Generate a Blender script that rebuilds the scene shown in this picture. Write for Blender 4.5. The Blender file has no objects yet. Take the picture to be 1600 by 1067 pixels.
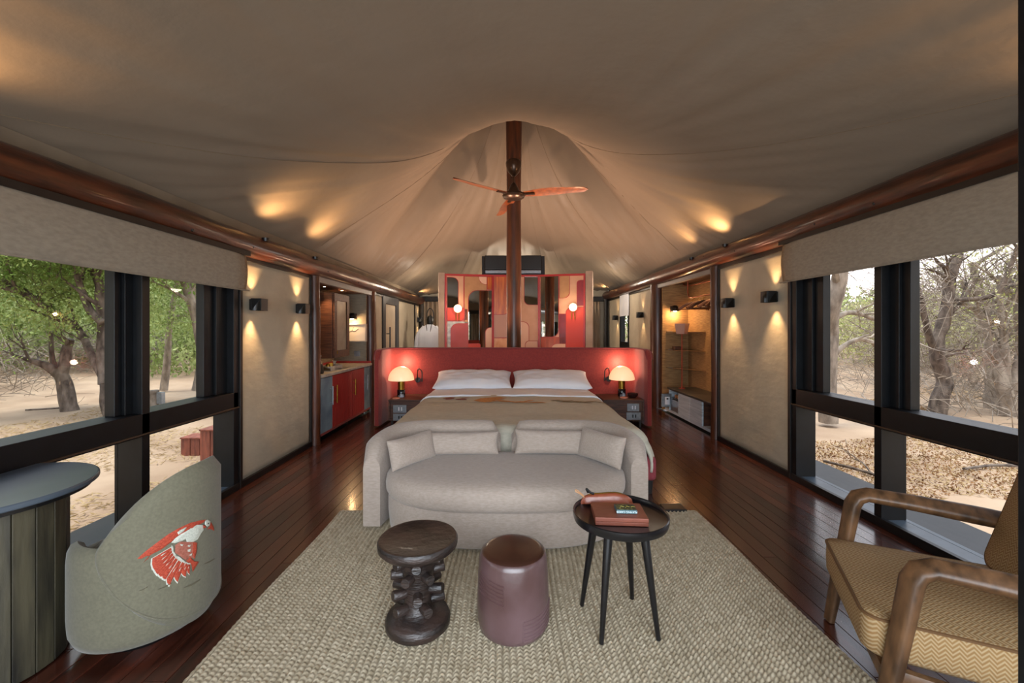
import bpy, math, random
import numpy as np
from mathutils import Vector, Matrix, noise
random.seed(7); rng = np.random.default_rng(7)
S = bpy.context.scene; COL = S.collection
PI = math.pi
# ------------------------------------------------------------------ camera, world, light, exposure
cam = bpy.data.objects.new('camera', bpy.data.cameras.new('camera')); COL.objects.link(cam)
cam.location = (0, 0, 1.4); cam.rotation_euler = (PI/2, 0, 0)
cam.data.sensor_width = 36; cam.data.lens = 36*660/1600
cam.data.shift_x = 5/1600; cam.data.shift_y = -18.5/1600
cam.data.clip_start = 0.02; cam.data.clip_end = 300
S.camera = cam
S.view_settings.view_transform = 'Standard'; S.view_settings.look = 'None'
S.view_settings.gamma = 1; S.view_settings.exposure = 0.5; S.view_settings.use_curve_mapping = False
W = bpy.data.worlds.new('world'); S.world = W; W.use_nodes = True
wn = W.node_tree.nodes; wl = W.node_tree.links; wn.clear()
wo = wn.new('ShaderNodeOutputWorld'); wb = wn.new('ShaderNodeBackground'); wr = wn.new('ShaderNodeValToRGB')
wt = wn.new('ShaderNodeTexCoord'); ws = wn.new('ShaderNodeSeparateXYZ')
wl.new(wt.outputs['Generated'], ws.inputs[0]); wl.new(ws.outputs['Z'], wr.inputs[0])
wr.color_ramp.elements[0].color = (0.80, 0.70, 0.66, 1); wr.color_ramp.elements[0].position = 0.0
wr.color_ramp.elements[1].color = (0.60, 0.72, 0.90, 1); wr.color_ramp.elements[1].position = 0.8
wl.new(wr.outputs[0], wb.inputs[0]); wb.inputs[1].default_value = 2.6; wl.new(wb.outputs[0], wo.inputs[0])

def lamp(name, kind, loc, power, color=(1, .62, .32), size=.03, target=None, spot=None, blend=.6, size_y=None):
    d = bpy.data.lights.new(name, kind); d.energy = power; d.color = color
    if kind == 'AREA':
        d.size = size
        if size_y: d.shape = 'RECTANGLE'; d.size_y = size_y
    elif kind == 'SUN': d.angle = size
    else: d.shadow_soft_size = size
    if kind == 'SPOT': d.spot_size = spot; d.spot_blend = blend
    o = bpy.data.objects.new(name, d); COL.objects.link(o); o.location = loc
    if target is not None:
        o.rotation_euler = (Vector(target)-Vector(loc)).to_track_quat('-Z', 'Y').to_euler()
    return o
lamp('sun', 'SUN', (0, 0, 20), 2.8, (1, .93, .82), math.radians(12), target=(3, 4, 0))
# added area lamp standing in for daylight through the glazed front behind the camera
fd = lamp('front_fill', 'AREA', (0.1, -0.78, 1.25), 82, (.80, .90, 1), 3.4, target=(0.1, 5, .5), size_y=1.9); fd.data.spread = math.radians(130)
lamp('back_fill', 'POINT', (.1, 10.2, 2.1), 75, (1, .80, .60), .15)  # added fill without a fixture, brightens the back of the tent
lamp('passage_fill', 'POINT', (-1.75, 8.9, 2.2), 14, (1, .84, .66), .1); lamp('passage_fill', 'POINT', (2.1, 9.0, 2.3), 10, (1, .84, .66), .1)  # added fill points without fixtures, lift the far side panels
WARM = (1, .60, .28)

# ------------------------------------------------------------------ helpers
def lin(c):
    c = c/255
    return c/12.92 if c <= .04045 else ((c+.055)/1.055)**2.4
def rgb(h):
    if isinstance(h, str): h = tuple(int(h[i:i+2], 16) for i in (0, 2, 4))
    return (lin(h[0]), lin(h[1]), lin(h[2]), 1)
MATS = {}
def mat(name, c1='808080', c2=None, rough=.55, metal=0, scale=6, stretch=(1, 1, 1), bump=0, bscale=None, detail=5, coat=0,
        sheen=0, emit=None, estr=0, spec=.5, rand=0, lo=.35, hi=.65, trans=0, alpha=1, tex='noise', bstretch=None):
    if name in MATS: return MATS[name]
    m = bpy.data.materials.new(name); m.use_nodes = True; n = m.node_tree.nodes; l = m.node_tree.links
    b = n['Principled BSDF']; MATS[name] = m
    b.inputs['Roughness'].default_value = rough; b.inputs['Metallic'].default_value = metal
    b.inputs['Coat Weight'].default_value = coat; b.inputs['Coat Roughness'].default_value = .12
    b.inputs['Sheen Weight'].default_value = sheen; b.inputs['Specular IOR Level'].default_value = spec
    b.inputs['Base Color'].default_value = rgb(c1)
    tc = n.new('ShaderNodeTexCoord'); mp = n.new('ShaderNodeMapping'); mp.inputs['Scale'].default_value = stretch
    l.new(tc.outputs['Object'], mp.inputs[0])
    if rand:
        oi = n.new('ShaderNodeObjectInfo'); mv = n.new('ShaderNodeVectorMath'); mv.operation = 'SCALE'; mv.inputs[0].default_value = (31, 17, 9)
        l.new(oi.outputs['Random'], mv.inputs['Scale']); l.new(mv.outputs[0], mp.inputs['Location'])
    if c2:
        if tex == 'wave':
            t = n.new('ShaderNodeTexWave'); t.inputs['Scale'].default_value = scale; t.inputs['Distortion'].default_value = 4; t.inputs['Detail'].default_value = detail
            l.new(mp.outputs[0], t.inputs[0]); fac = t.outputs['Fac']
        elif tex == 'voronoi':
            t = n.new('ShaderNodeTexVoronoi'); t.inputs['Scale'].default_value = scale; l.new(mp.outputs[0], t.inputs[0])
            sp = n.new('ShaderNodeSeparateColor'); l.new(t.outputs['Color'], sp.inputs[0]); fac = sp.outputs[0]
        else:
            t = n.new('ShaderNodeTexNoise'); t.inputs['Scale'].default_value = scale; t.inputs['Detail'].default_value = detail
            l.new(mp.outputs[0], t.inputs['Vector']); fac = t.outputs['Fac']
        r = n.new('ShaderNodeValToRGB'); r.color_ramp.elements[0].color = rgb(c1); r.color_ramp.elements[1].color = rgb(c2)
        r.color_ramp.elements[0].position = lo; r.color_ramp.elements[1].position = hi
        l.new(fac, r.inputs[0]); colr = r.outputs[0]
        if rand:
            mx = n.new('ShaderNodeHueSaturation'); mr = n.new('ShaderNodeMapRange'); mr.inputs['To Min'].default_value = 1-rand; mr.inputs['To Max'].default_value = 1+rand
            l.new(oi.outputs['Random'], mr.inputs[0]); l.new(mr.outputs[0], mx.inputs['Value']); l.new(colr, mx.inputs['Color']); colr = mx.outputs[0]
        l.new(colr, b.inputs['Base Color'])
    if bump:
        bt = n.new('ShaderNodeTexNoise'); bt.inputs['Scale'].default_value = bscale or scale*4; bt.inputs['Detail'].default_value = 4
        if bstretch:
            m2 = n.new('ShaderNodeMapping'); m2.inputs['Scale'].default_value = bstretch; l.new(tc.outputs['Object'], m2.inputs[0]); l.new(m2.outputs[0], bt.inputs['Vector'])
        else: l.new(mp.outputs[0], bt.inputs['Vector'])
        bm = n.new('ShaderNodeBump'); bm.inputs['Strength'].default_value = bump; bm.inputs['Distance'].default_value = .01
        l.new(bt.outputs['Fac'], bm.inputs['Height']); l.new(bm.outputs[0], b.inputs['Normal'])
    if emit: b.inputs['Emission Color'].default_value = rgb(emit); b.inputs['Emission Strength'].default_value = estr
    if trans: b.inputs['Transmission Weight'].default_value = trans
    return m
def canvas_mat(name, c1, c2, tr=.3, bumpv=.25):
    m = bpy.data.materials.new(name); m.use_nodes = True; n = m.node_tree.nodes; l = m.node_tree.links; n.clear(); MATS[name] = m
    o = n.new('ShaderNodeOutputMaterial'); d = n.new('ShaderNodeBsdfDiffuse'); t = n.new('ShaderNodeBsdfTranslucent'); mx = n.new('ShaderNodeMixShader')
    g = n.new('ShaderNodeBsdfGlossy'); g.inputs['Roughness'].default_value = .45; m2 = n.new('ShaderNodeMixShader'); m2.inputs[0].default_value = .03
    tc = n.new('ShaderNodeTexCoord'); nz = n.new('ShaderNodeTexNoise'); nz.inputs['Scale'].default_value = 1.3; nz.inputs['Detail'].default_value = 6
    r = n.new('ShaderNodeValToRGB'); r.color_ramp.elements[0].color = rgb(c1); r.color_ramp.elements[1].color = rgb(c2)
    l.new(tc.outputs['Object'], nz.inputs['Vector']); l.new(nz.outputs['Fac'], r.inputs[0]); l.new(r.outputs[0], d.inputs[0]); l.new(r.outputs[0], t.inputs[0])
    nb = n.new('ShaderNodeTexNoise'); nb.inputs['Scale'].default_value = 3.2; nb.inputs['Detail'].default_value = 7
    l.new(tc.outputs['Object'], nb.inputs['Vector']); bm = n.new('ShaderNodeBump'); bm.inputs['Strength'].default_value = bumpv; bm.inputs['Distance'].default_value = .05
    l.new(nb.outputs['Fac'], bm.inputs['Height']); l.new(bm.outputs[0], d.inputs['Normal'])
    mx.inputs[0].default_value = tr; l.new(d.outputs[0], mx.inputs[1]); l.new(t.outputs[0], mx.inputs[2])
    l.new(mx.outputs[0], m2.inputs[1]); l.new(g.outputs[0], m2.inputs[2]); l.new(m2.outputs[0], o.inputs[0])
    return m
def glass_mat():
    m = bpy.data.materials.new('window_glass'); m.use_nodes = True; n = m.node_tree.nodes; l = m.node_tree.links; n.clear()
    o = n.new('ShaderNodeOutputMaterial'); t = n.new('ShaderNodeBsdfTransparent'); g = n.new('ShaderNodeBsdfGlossy'); mx = n.new('ShaderNodeMixShader'); lw = n.new('ShaderNodeLayerWeight'); lw.inputs[0].default_value = .5; pw = n.new('ShaderNodeMath'); pw.operation = 'POWER'; pw.inputs[1].default_value = 4.5; f = n.new('ShaderNodeMath'); f.operation = 'MULTIPLY_ADD'; f.inputs[1].default_value = .6; f.inputs[2].default_value = .012
    l.new(lw.outputs['Facing'], pw.inputs[0]); l.new(pw.outputs[0], f.inputs[0])
    g.inputs['Roughness'].default_value = .01; t.inputs[0].default_value = (.96, .97, .97, 1)
    l.new(f.outputs[0], mx.inputs[0]); l.new(t.outputs[0], mx.inputs[1]); l.new(g.outputs[0], mx.inputs[2]); l.new(mx.outputs[0], o.inputs[0]); return m

def at(px, py, Y):                      # a point of the place seen in direction (px, py) at depth Y
    return Vector(((px-795)*Y/660, Y, 1.4-(py-515)*Y/660))
ORG = {}
def tag(o, label=None, cat=None, group=None, kind=None):
    if label: o['label'] = label
    if cat: o['category'] = cat
    if group: o['group'] = group
    if kind: o['kind'] = kind
    return o
def thing(name, loc, label=None, cat=None, group=None, kind=None):
    o = bpy.data.objects.new(name, None); o.empty_display_size = .1; COL.objects.link(o); o.location = loc; ORG[o.name] = Vector(loc)
    return tag(o, label, cat, group, kind)
def copy_tree(o, parent=None):
    c = o.copy(); COL.objects.link(c); c.parent = parent
    ORG[c.name] = ORG.get(o.name, Vector((0, 0, 0)))
    for ch in list(o.children):
        copy_tree(ch, c)
    return c
class MB:
    def __init__(s): s.v = []; s.f = []
    def box(s, x0, x1, y0, y1, z0, z1, T=None):
        b = len(s.v)
        P = [(x0, y0, z0), (x1, y0, z0), (x1, y1, z0), (x0, y1, z0), (x0, y0, z1), (x1, y0, z1), (x1, y1, z1), (x0, y1, z1)]
        s.v += [tuple(T @ Vector(p)) if T else p for p in P]
        s.f += [tuple(b+i for i in q) for q in ((3, 2, 1, 0), (4, 5, 6, 7), (0, 1, 5, 4), (1, 2, 6, 5), (2, 3, 7, 6), (3, 0, 4, 7))]
        return s
    def tube(s, pts, rad, n=10, sq=None):
        pts = [Vector(p) for p in pts]; b = len(s.v); N = len(pts)
        if not hasattr(rad, '__len__'): rad = [rad]*N
        up = None
        for i, p in enumerate(pts):
            d = (pts[min(i+1, N-1)]-pts[max(i-1, 0)])
            if d.length < 1e-9: d = Vector((0, 0, 1))
            d.normalize()
            if up is None:
                up = Vector((0, 0, 1)) if abs(d.z) < .9 else Vector((1, 0, 0))
            a = d.cross(up)
            if a.length < 1e-6: a = d.cross(Vector((0, 1, 0)))
            a.normalize(); c = a.cross(d).normalized(); up = c
            for k in range(n):
                t = 2*PI*(k+.5)/n
                r = rad[i]
                if sq: x = sq[0]*math.copysign(abs(math.cos(t))**.5, math.cos(t))*r; y = sq[1]*math.copysign(abs(math.sin(t))**.5, math.sin(t))*r
                else: x = r*math.cos(t); y = r*math.sin(t)
                s.v.append(tuple(p+a*x+c*y))
        for i in range(N-1):
            for k in range(n):
                s.f.append((b+i*n+k, b+i*n+(k+1) % n, b+(i+1)*n+(k+1) % n, b+(i+1)*n+k))
        s.f.append(tuple(b+k for k in reversed(range(n)))); s.f.append(tuple(b+(N-1)*n+k for k in range(n)))
        return s
    def lathe(s, prof, n=32, T=None, cx=0, cy=0):
        b = len(s.v)
        for r, z in prof:
            for k in range(n):
                p = Vector((cx+r*math.cos(2*PI*k/n), cy+r*math.sin(2*PI*k/n), z)); s.v.append(tuple(T @ p) if T else tuple(p))
        for i in range(len(prof)-1):
            for k in range(n): s.f.append((b+i*n+k, b+i*n+(k+1) % n, b+(i+1)*n+(k+1) % n, b+(i+1)*n+k))
        if prof[0][0] > 1e-4: s.f.append(tuple(b+k for k in reversed(range(n))))
        if prof[-1][0] > 1e-4: s.f.append(tuple(b+(len(prof)-1)*n+k for k in range(n)))
        return s
    def prism(s, out, d0, d1, F):        # outline (u,w) swept from d0 to d1, F maps (u,w,d) to the place
        b = len(s.v); n = len(out)
        for d in (d0, d1): s.v += [tuple(F(u, w, d)) for u, w in out]
        s.f += [tuple(b+k for k in reversed(range(n))), tuple(b+n+k for k in range(n))]
        s.f += [(b+k, b+(k+1) % n, b+n+(k+1) % n, b+n+k) for k in range(n)]
        return s
    def grid(s, P, closed_u=False, closed_v=False):   # P[i][j]
        b = len(s.v); nu = len(P); nv = len(P[0])
        for row in P: s.v += [tuple(p) for p in row]
        for i in range(nu if closed_u else nu-1):
            for j in range(nv if closed_v else nv-1):
                i2 = (i+1) % nu; j2 = (j+1) % nv
                s.f.append((b+i*nv+j, b+i2*nv+j, b+i2*nv+j2, b+i*nv+j2))
        return s
    def build(s, name, m, parent=None, smooth=False, bevel=0, seg=2, sub=0, solid=0, label=None, cat=None, group=None, kind=None, local=False):
        me = bpy.data.meshes.new(name)
        o0 = Vector((0, 0, 0)) if (parent is None or local) else ORG.get(parent.name, Vector((0, 0, 0)))
        me.from_pydata([(x-o0[0], y-o0[1], z-o0[2]) for x, y, z in s.v], [], s.f)
        me.materials.append(m)
        if smooth: me.polygons.foreach_set('use_smooth', [True]*len(me.polygons))
        o = bpy.data.objects.new(name, me); COL.objects.link(o); o.parent = parent; ORG[o.name] = o0
        import bmesh as _b
        bm = _b.new(); bm.from_mesh(me); _b.ops.remove_doubles(bm, verts=bm.verts, dist=1e-5); _b.ops.recalc_face_normals(bm, faces=bm.faces); bm.to_mesh(me); bm.free()
        if solid: q = o.modifiers.new('s', 'SOLIDIFY'); q.thickness = solid; q.offset = 0
        if bevel:
            q = o.modifiers.new('b', 'BEVEL'); q.width = bevel; q.segments = seg; q.limit_method = 'ANGLE'; q.angle_limit = math.radians(40)
            if not smooth: me.polygons.foreach_set('use_smooth', [True]*len(me.polygons)); q.harden_normals = True
        if sub: q = o.modifiers.new('u', 'SUBSURF'); q.levels = q.render_levels = sub
        if smooth and not sub and not bevel:
            try: me.set_sharp_from_angle(angle=math.radians(50))
            except Exception: pass
        return tag(o, label, cat, group, kind)
def bx(*a): return MB().box(*a)
def struct(o): o['kind'] = 'structure'; return o
def frame_T(loc, rz=0, rx=0, ry=0):
    return Matrix.Translation(Vector(loc)) @ Matrix.Rotation(rz, 4, 'Z') @ Matrix.Rotation(ry, 4, 'Y') @ Matrix.Rotation(rx, 4, 'X')
def rrect(x0, y0, x1, y1, tl=0, tr=0, br=0, bl=0, n=6):       # y grows downward, outline in that frame
    o = []
    for cx, cy, r, a0 in ((x0+tl, y0+tl, tl, 180), (x1-tr, y0+tr, tr, 270), (x1-br, y1-br, br, 0), (x0+bl, y1-bl, bl, 90)):
        if r == 0: o.append((cx, cy)); continue
        for k in range(n+1):
            a = math.radians(a0+90*k/n); o.append((cx+r*math.cos(a), cy+r*math.sin(a)))
    return o
def spline(pts, n=6):
    P = [Vector(p) for p in pts]; P = [2*P[0]-P[1]]+P+[2*P[-1]-P[-2]]; out = []
    for i in range(1, len(P)-2):
        for k in range(n):
            t = k/n; a, b, c, d = P[i-1], P[i], P[i+1], P[i+2]
            out.append(.5*((2*b)+(c-a)*t+(2*a-5*b+4*c-d)*t*t+(3*b-a-3*c+d)*t**3))
    out.append(P[-2]); return out
def cushion(w, d, h, T=None, n=22, puff=.5, sag=0, wr=.004, seed=0):
    m = MB()
    for sgn in (1, -1):
        P = []
        for i in range(n+1):
            u = math.sin((i/n-.5)*PI)
            row = []
            for j in range(n+1):
                v = math.sin((j/n-.5)*PI)
                e = max(0, (1-abs(u)**3.2)*(1-abs(v)**3.2))**puff
                x = w/2*u*(1-.05*(1-v*v)*abs(u)); y = d/2*v*(1-.07*(1-u*u)*abs(v))
                z = sgn*h/2*e - sag*(1-u*u) + wr*noise.noise(Vector((u*4+seed, v*4, sgn*2)))*(e)
                p = Vector((x, y, z)); row.append(T @ p if T else p)
            P.append(row)
        if sgn < 0: P = P[::-1]
        m.grid(P)
    return m

# ------------------------------------------------------------------ materials
mCanvas = canvas_mat('roof_canvas', '6c6052', '7a6c5c', .05)
mWallCanvas = mat('wall_canvas', 'a39a88', 'b0a693', rough=.7, scale=3, bump=.5, bscale=6, bstretch=(1, 1, 2))
mValance = mat('canvas_valance', '6e6252', '7c705f', rough=.9, scale=3)
mLog = mat('varnished_log', '170b06', '552712', rough=.36, scale=5, stretch=(5, .9, 5), bump=.4, bscale=9, coat=.4, lo=.25, hi=.75)
mPost = mat('varnished_post', '241109', '5c2f17', rough=.45, scale=3, stretch=(7, 7, .8), bump=.3, bscale=8, coat=.12, lo=.25, hi=.75)
mBoard = mat('dark_floor_board', '24100a', '50261a', rough=.25, scale=3.5, stretch=(9, .7, 1), bump=.04, bscale=14, coat=.35, rand=.38, lo=.3, hi=.75)
mFrame = mat('black_window_frame', '07080b', '0c0f13', rough=.4, scale=12, spec=.35)
mSill = mat('blue_grey_sill', '39444d', '4a5560', rough=.35, scale=8)
mGlass = glass_mat()
mBlind = mat('linen_blind', '857a6b', '918676', rough=.9, scale=60, stretch=(1, .4, 1), bump=.08, bscale=200)
mDark = mat('dark_trim', '120d0b', '1c1512', rough=.5, scale=10)
mBlack = mat('black_metal', '0b0b0c', rough=.4)
mLinen = mat('beige_linen', '94867a', 'a09287', rough=.95, scale=110, stretch=(.3, 1, 1), bump=.15, bscale=260, sheen=.2)
mRed = mat('red_headboard_fabric', '7d2724', '8c302b', rough=.85, scale=60, bump=.2, bscale=200, sheen=.25)
mBurg = mat('burgundy_bed_base', '7a2c34', '85353c', rough=.85, scale=60, bump=.2)
mWhite = mat('white_cotton', 'e4e6ec', 'dcdfe8', rough=.85, scale=4, bump=.25, bscale=9)
mBlanket = mat('grey_green_blanket', 'b3af9f', 'c0bbab', rough=.95, scale=40, stretch=(.4, 1, 1), bump=.3, bscale=120)
mWalnut = mat('walnut', '3a2117', '5d3826', rough=.5, scale=5, stretch=(1, 8, 8), bump=.15)
mBrass = mat('brass', '9c7a33', rough=.28, metal=1)
mSteel = mat('brushed_steel', '8b9096', '9aa0a6', rough=.35, metal=.7, scale=30)
mMarble = mat('black_marble', '0b0c10', 'b9bcc4', rough=.2, scale=7, lo=.52, hi=.62, detail=9)
mCopper = mat('copper', 'a1543a', rough=.3, metal=.9)
mPink = mat('pink_coaster', 'd38d78', rough=.6)
mMirror = mat('mirror', 'b9b4ab', rough=.02, metal=1)
mEbony = mat('carved_dark_wood', '17110f', '332621', rough=.42, scale=9, stretch=(1, 1, 4), bump=.5, bscale=30, coat=.05)
mBlackWood = mat('black_stained_wood', '08080a', '101013', rough=.28, scale=10, stretch=(1, 1, 5), coat=.3)
mGlaze = mat('mauve_glazed_ceramic', '452e2c', '604a4c', rough=.36, scale=3.2, bump=.35, bscale=9, coat=.35)
mGlazeTop = mat('brown_glazed_top', '2a1712', '3a2118', rough=.28, scale=5, coat=.3)
mTan = mat('tan_leather', '6f3320', '8f4a30', rough=.4, scale=7, bump=.25, coat=.2)
mBox = mat('brown_leather_box', '6b3626', '7c4230', rough=.48, scale=8, bump=.2)
mOak = mat('brown_oak', '3b2716', '6c4c31', rough=.45, scale=16, stretch=(1.5, 1.5, .5), bump=.12, bscale=30, detail=9)
mCushOchre = None

# ------------------------------------------------------------------ floor
XL, XR, YB, YF = -2.37, 2.65, 11.35, -0.9
fl = bx(XL-.7, XR+.7, YF-.1, YB+.1, -.14, -.022).build('floor', mDark); struct(fl)
bw = .0915; rows = int((XR-XL)/bw)+1; cnt = 0
unit = bpy.data.meshes.new('floor_board')
mb_ = MB().box(0, 1, 0, 1, 0, 1)
for i in range(rows):
    x0 = XL+i*bw; x1 = min(x0+bw-.0025, XR)
    y = -.8; k = 0
    cuts = [y]
    first = random.uniform(1.6, 3.0)+.8
    cuts += [y+first, y+first+random.uniform(1.9, 2.7)]
    cuts += [cuts[-1]+random.uniform(2, 3), YB]
    for a, b in zip(cuts[:-1], cuts[1:]):
        if b-a < .05: continue
        o = MB().box(x0, x1, a, b-.002, -.022, random.uniform(-.0012, 0)).build('floor_board', mBoard, fl, bevel=.0012, seg=1); cnt += 1
# ------------------------------------------------------------------ tent roof
PX, PY = .085, 7.1
zy = np.array([[-3, 3.2], [-1, 2.97], [0, 2.9], [1, 2.88], [2, 2.95], [3, 3.1], [4, 3.42], [4.7, 3.69], [5.5, 4.2], [6.2, 4.8], [6.8, 5.5], [7.0, 5.8], [7.2, 5.8], [7.4, 5.1], [7.7, 4.6], [8.2, 4.0], [9.2, 3.4], [10, 2.98], [11.4, 2.5], [13, 2.2]])
def zc(y):
    e = .12 if abs(y-PY) < .8 else .35
    return float(sum(np.interp(y+e*t, zy[:, 0], zy[:, 1])*w for t, w in ((-1, .2), (-.5, .2), (0, .2), (.5, .2), (1, .2))))
def roof_z(x, y, det=True):
    s = x-PX; E = 2.33 if s < 0 else 2.43; Wd = 2.585 if s < 0 else 2.665
    if -0.6 < s < .6: E = 2.38+.05*s/.6
    E = min(E, zc(y)-.02)
    u = abs(s)/Wd
    a = 1.5-.5*math.exp(-((y-PY)/1.5)**2)
    if y > PY: a = 1.5-.5*math.exp(-((y-PY)/2.2)**2)
    if u <= 1: z = E+(zc(y)-E)*(1-u**a)
    else: z = E-.28*(u-1)*Wd
    if det:
        dy = y-PY; r = math.hypot(s, dy); th = math.atan2(dy, s)
        k = min(1, r/1.2)*(1-.75*max(0, min(1, (u-.93)/.07)))
        z += k*(.024*noise.noise(Vector((th*9, r*.35, 3))) + .026*(abs(noise.noise(Vector((th*24, r*.5, 9))))*2-.6)
                * (0.3+.9*u if y > 5 else .35+.35*u) + .03*noise.noise(Vector((x*.8, y*.5, 1))))
        if y > 6.5: z += -.035*k*min(1, u)**1.5*abs(noise.noise(Vector((th*46, r*.4, 5))))*2
    return z
xs = np.concatenate([np.linspace(-3.3, 3.5, 171)]); ys = np.concatenate([np.linspace(-2.2, 5, 110), np.linspace(5.05, 9, 100), np.linspace(9.05, 11.5, 50)])
P = [[(x, y, roof_z(x, y)) for x in xs] for y in ys]
roof = MB().grid(P).build('ceiling', mCanvas, smooth=True); struct(roof)
for me_attr in [roof.data]:
    for a in list(me_attr.attributes):
        if a.name == 'sharp_edge': me_attr.attributes.remove(a)
mSeam = mat('roof_seam', '6e5e4b', rough=.9)
def seam(pts, r=.0028):
    out = []
    for (x0, y0), (x1, y1) in zip(pts[:-1], pts[1:]):
        for k in range(30):
            t = k/30; x = x0+(x1-x0)*t; y = y0+(y1-y0)*t; out.append((x, y, roof_z(x, y)-.003))
    MB().tube(out, r, 5).build('seam', mSeam, roof)
seam([(PX-.05, PY-.3), (-2.5, 1.6)]); seam([(PX+.05, PY-.3), (2.7, 1.4)])
seam([(PX-.2, PY+.1), (-2.4, 8.7)]); seam([(PX+.2, PY+.1), (2.6, 8.7)])
seam([(PX-.25, PY-.15), (-2.45, 5.3)]); seam([(PX+.25, PY-.15), (2.65, 6.4)])
for a in (-1.6, -.9, 1.1, 1.75): seam([(PX+.12*a, PY+.3), (a, YB-.1)], .002)
# ------------------------------------------------------------------ beams and posts
def log(name, p0, p1, r, m, label, cat='beam', n=40, seed=0, kind='structure', wob=.012):
    p0 = Vector(p0); p1 = Vector(p1); pts = []; rad = []
    for i in range(n+1):
        t = i/n; p = p0.lerp(p1, t)
        L = (p1-p0).length*t
        p = p+Vector((noise.noise(Vector((L*.7, seed, 0))), 0, noise.noise(Vector((L*.7, seed, 8)))))*wob
        pts.append(p); rad.append(r*(1+.05*noise.noise(Vector((L*1.8, seed, 4)))))
    b = MB().tube(pts, rad, 20)
    for i, v in enumerate(b.v):
        k = noise.noise(Vector(v)*6+Vector((seed, 0, 0)))
        b.v[i] = (v[0]+k*.004, v[1], v[2]+k*.004)
    o = b.build(name, m, smooth=True); o['kind'] = kind
    if kind != 'structure': o['category'] = cat
    o['label'] = label
    return o
BL = log('eave_beam', (-2.33, -1, 2.15), (-2.33, YB-.1, 2.165), .105, mLog, 'round varnished eave log along the left wall', n=90, seed=1)
BR = log('eave_beam', (2.60, -1, 2.315), (2.60, YB-.1, 2.30), .105, mLog, 'round varnished eave log along the right wall', n=90, seed=2)
for k in range(16):      # knots on the logs
    for B, X, Z in ((BL, -2.235, 2.13), (BR, 2.503, 2.29)):
        y = 1.4+k*.55+random.uniform(-.2, .2); z = Z+random.uniform(-.03, .05); sg = 1 if X < 0 else -1
        MB().lathe([(0, .004), (.007, .004), (.011, 0), (.011, -.02)], 8, frame_T((X, y, z), 0, 0, sg*PI/2)).build('knot', mDark, B, smooth=True)
pole = thing('centre_pole', (PX, PY, 0), 'tall varnished centre pole rising behind the red headboard', 'pole')
pp = [(PX, PY, z) for z in np.linspace(0, 5.75, 44)]
MB().tube(pp, [.122-.004*math.sin(z*2.1)+.012*max(0, z-3.2)/2 for _, _, z in pp], 24).build('shaft', mPost, pole, smooth=True)
MB().lathe([(.13, 5.62), (.2, 5.66), (.2, 5.74), (.05, 5.76)], 24, None, PX, PY).build('cap', mDark, pole, smooth=True)
def post(x, y, z1, r, label, seed):
    return log('wall_post', (x, y, 0), (x, y, z1), r, mPost, label, n=24, seed=seed, wob=.02)
post(-2.36, 5.14, 2.08, .062, 'slim round post on the left between lit canvas panel and minibar', 3)
post(-2.40, 7.32, 2.1, .10, 'thick round post on the left past the minibar', 4)
post(2.66, 5.42, 2.24, .065, 'slim round post on the right between lit canvas panel and wardrobe niche', 5)
post(2.68, 7.62, 2.24, .12, 'thick dark post on the right past the wardrobe niche', 6)

# ------------------------------------------------------------------ walls
def wall_panels(name, X, out, spans, ztop, mtl):
    w = thing(name, (X, 0, 0)); w['kind'] = 'structure'
    for (y0, y1) in spans:
        P = []
        for i in range(25):
            y = y0+(y1-y0)*i/24; row = []
            for j in range(33):
                z = .05+(ztop-.05)*j/32
                e = min(i, 24-i, j, 32-j)/4; e = min(1, e)
                d = .014*noise.noise(Vector((y*1.6, z*2.6+y, 1)))*e + .006*noise.noise(Vector((y*3, z*9+y*3, 5)))*e*max(0, 1.3-z)
                row.append((X+out*(.012)-out*d, y, z))
            P.append(row)
        MB().grid(P).build('canvas_panel', mtl, w, smooth=True, solid=.006)
        a, b = sorted((X+out*.03, X+out*.07))
        bx(a, b, y0, y1, 0, ztop).build('backing', mDark, w)
        a, b = sorted((X-out*.012, X+out*.02))
        bx(a, b, y0, y1, 0, .06).build('skirting', mFrame, w, bevel=.004)
        bx(a, b, y0, y1, ztop-.02, ztop+.05).build('top_batten', mDark, w, bevel=.004)
        for y in (y0, y1): bx(a, b, y-.018, y+.018, 0, ztop).build('side_batten', mDark, w, bevel=.004)
    return w
wl_ = wall_panels('wall_left', XL, -1, [(3.73, 5.06), (7.46, 7.93), (9.06, 10.62), (10.66, 11.3)], 2.04, mWallCanvas)
wr_ = wall_panels('wall_right', XR, 1, [(3.98, 5.34), (7.72, 9.35), (10.05, 11.3)], 2.18, mWallCanvas)
bx(XL-.12, XL-.02, YF, YB, 2.04, 2.36).build('header', mValance, wl_)
bx(XR+.02, XR+.12, YF, YB, 2.2, 2.44).build('header', mValance, wr_)
# back wall
wbk = bx(XL, XR, YB, YB+.06, 0, 2.75).build('wall_back', mWallCanvas); struct(wbk)
bx(XL, XR, YB-.12, YB, 2.15, 2.28).build('trim_1', mDark, bevel=.01)['kind'] = 'structure'
# front gable with its wide glazed opening
wf = thing('wall_front', (0, YF, 0)); struct(wf)
bx(XL, -1.75, YF-.06, YF, 0, 3.0).build('canvas_panel', mWallCanvas, wf)
bx(1.95, XR, YF-.06, YF, 0, 3.0).build('canvas_panel', mWallCanvas, wf)
bx(-1.75, 1.95, YF-.06, YF, 2.25, 3.05).build('canvas_panel', mWallCanvas, wf)
bx(XL, XR, YF, YF+.14, 2.12, 2.28).build('header', mDark, wf, bevel=.01)
for x in (-1.75, -.55, .7, 1.9): bx(x, x+.05, YF-.05, YF+.01, 0, 2.25).build('mullion', mFrame, wf)

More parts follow.
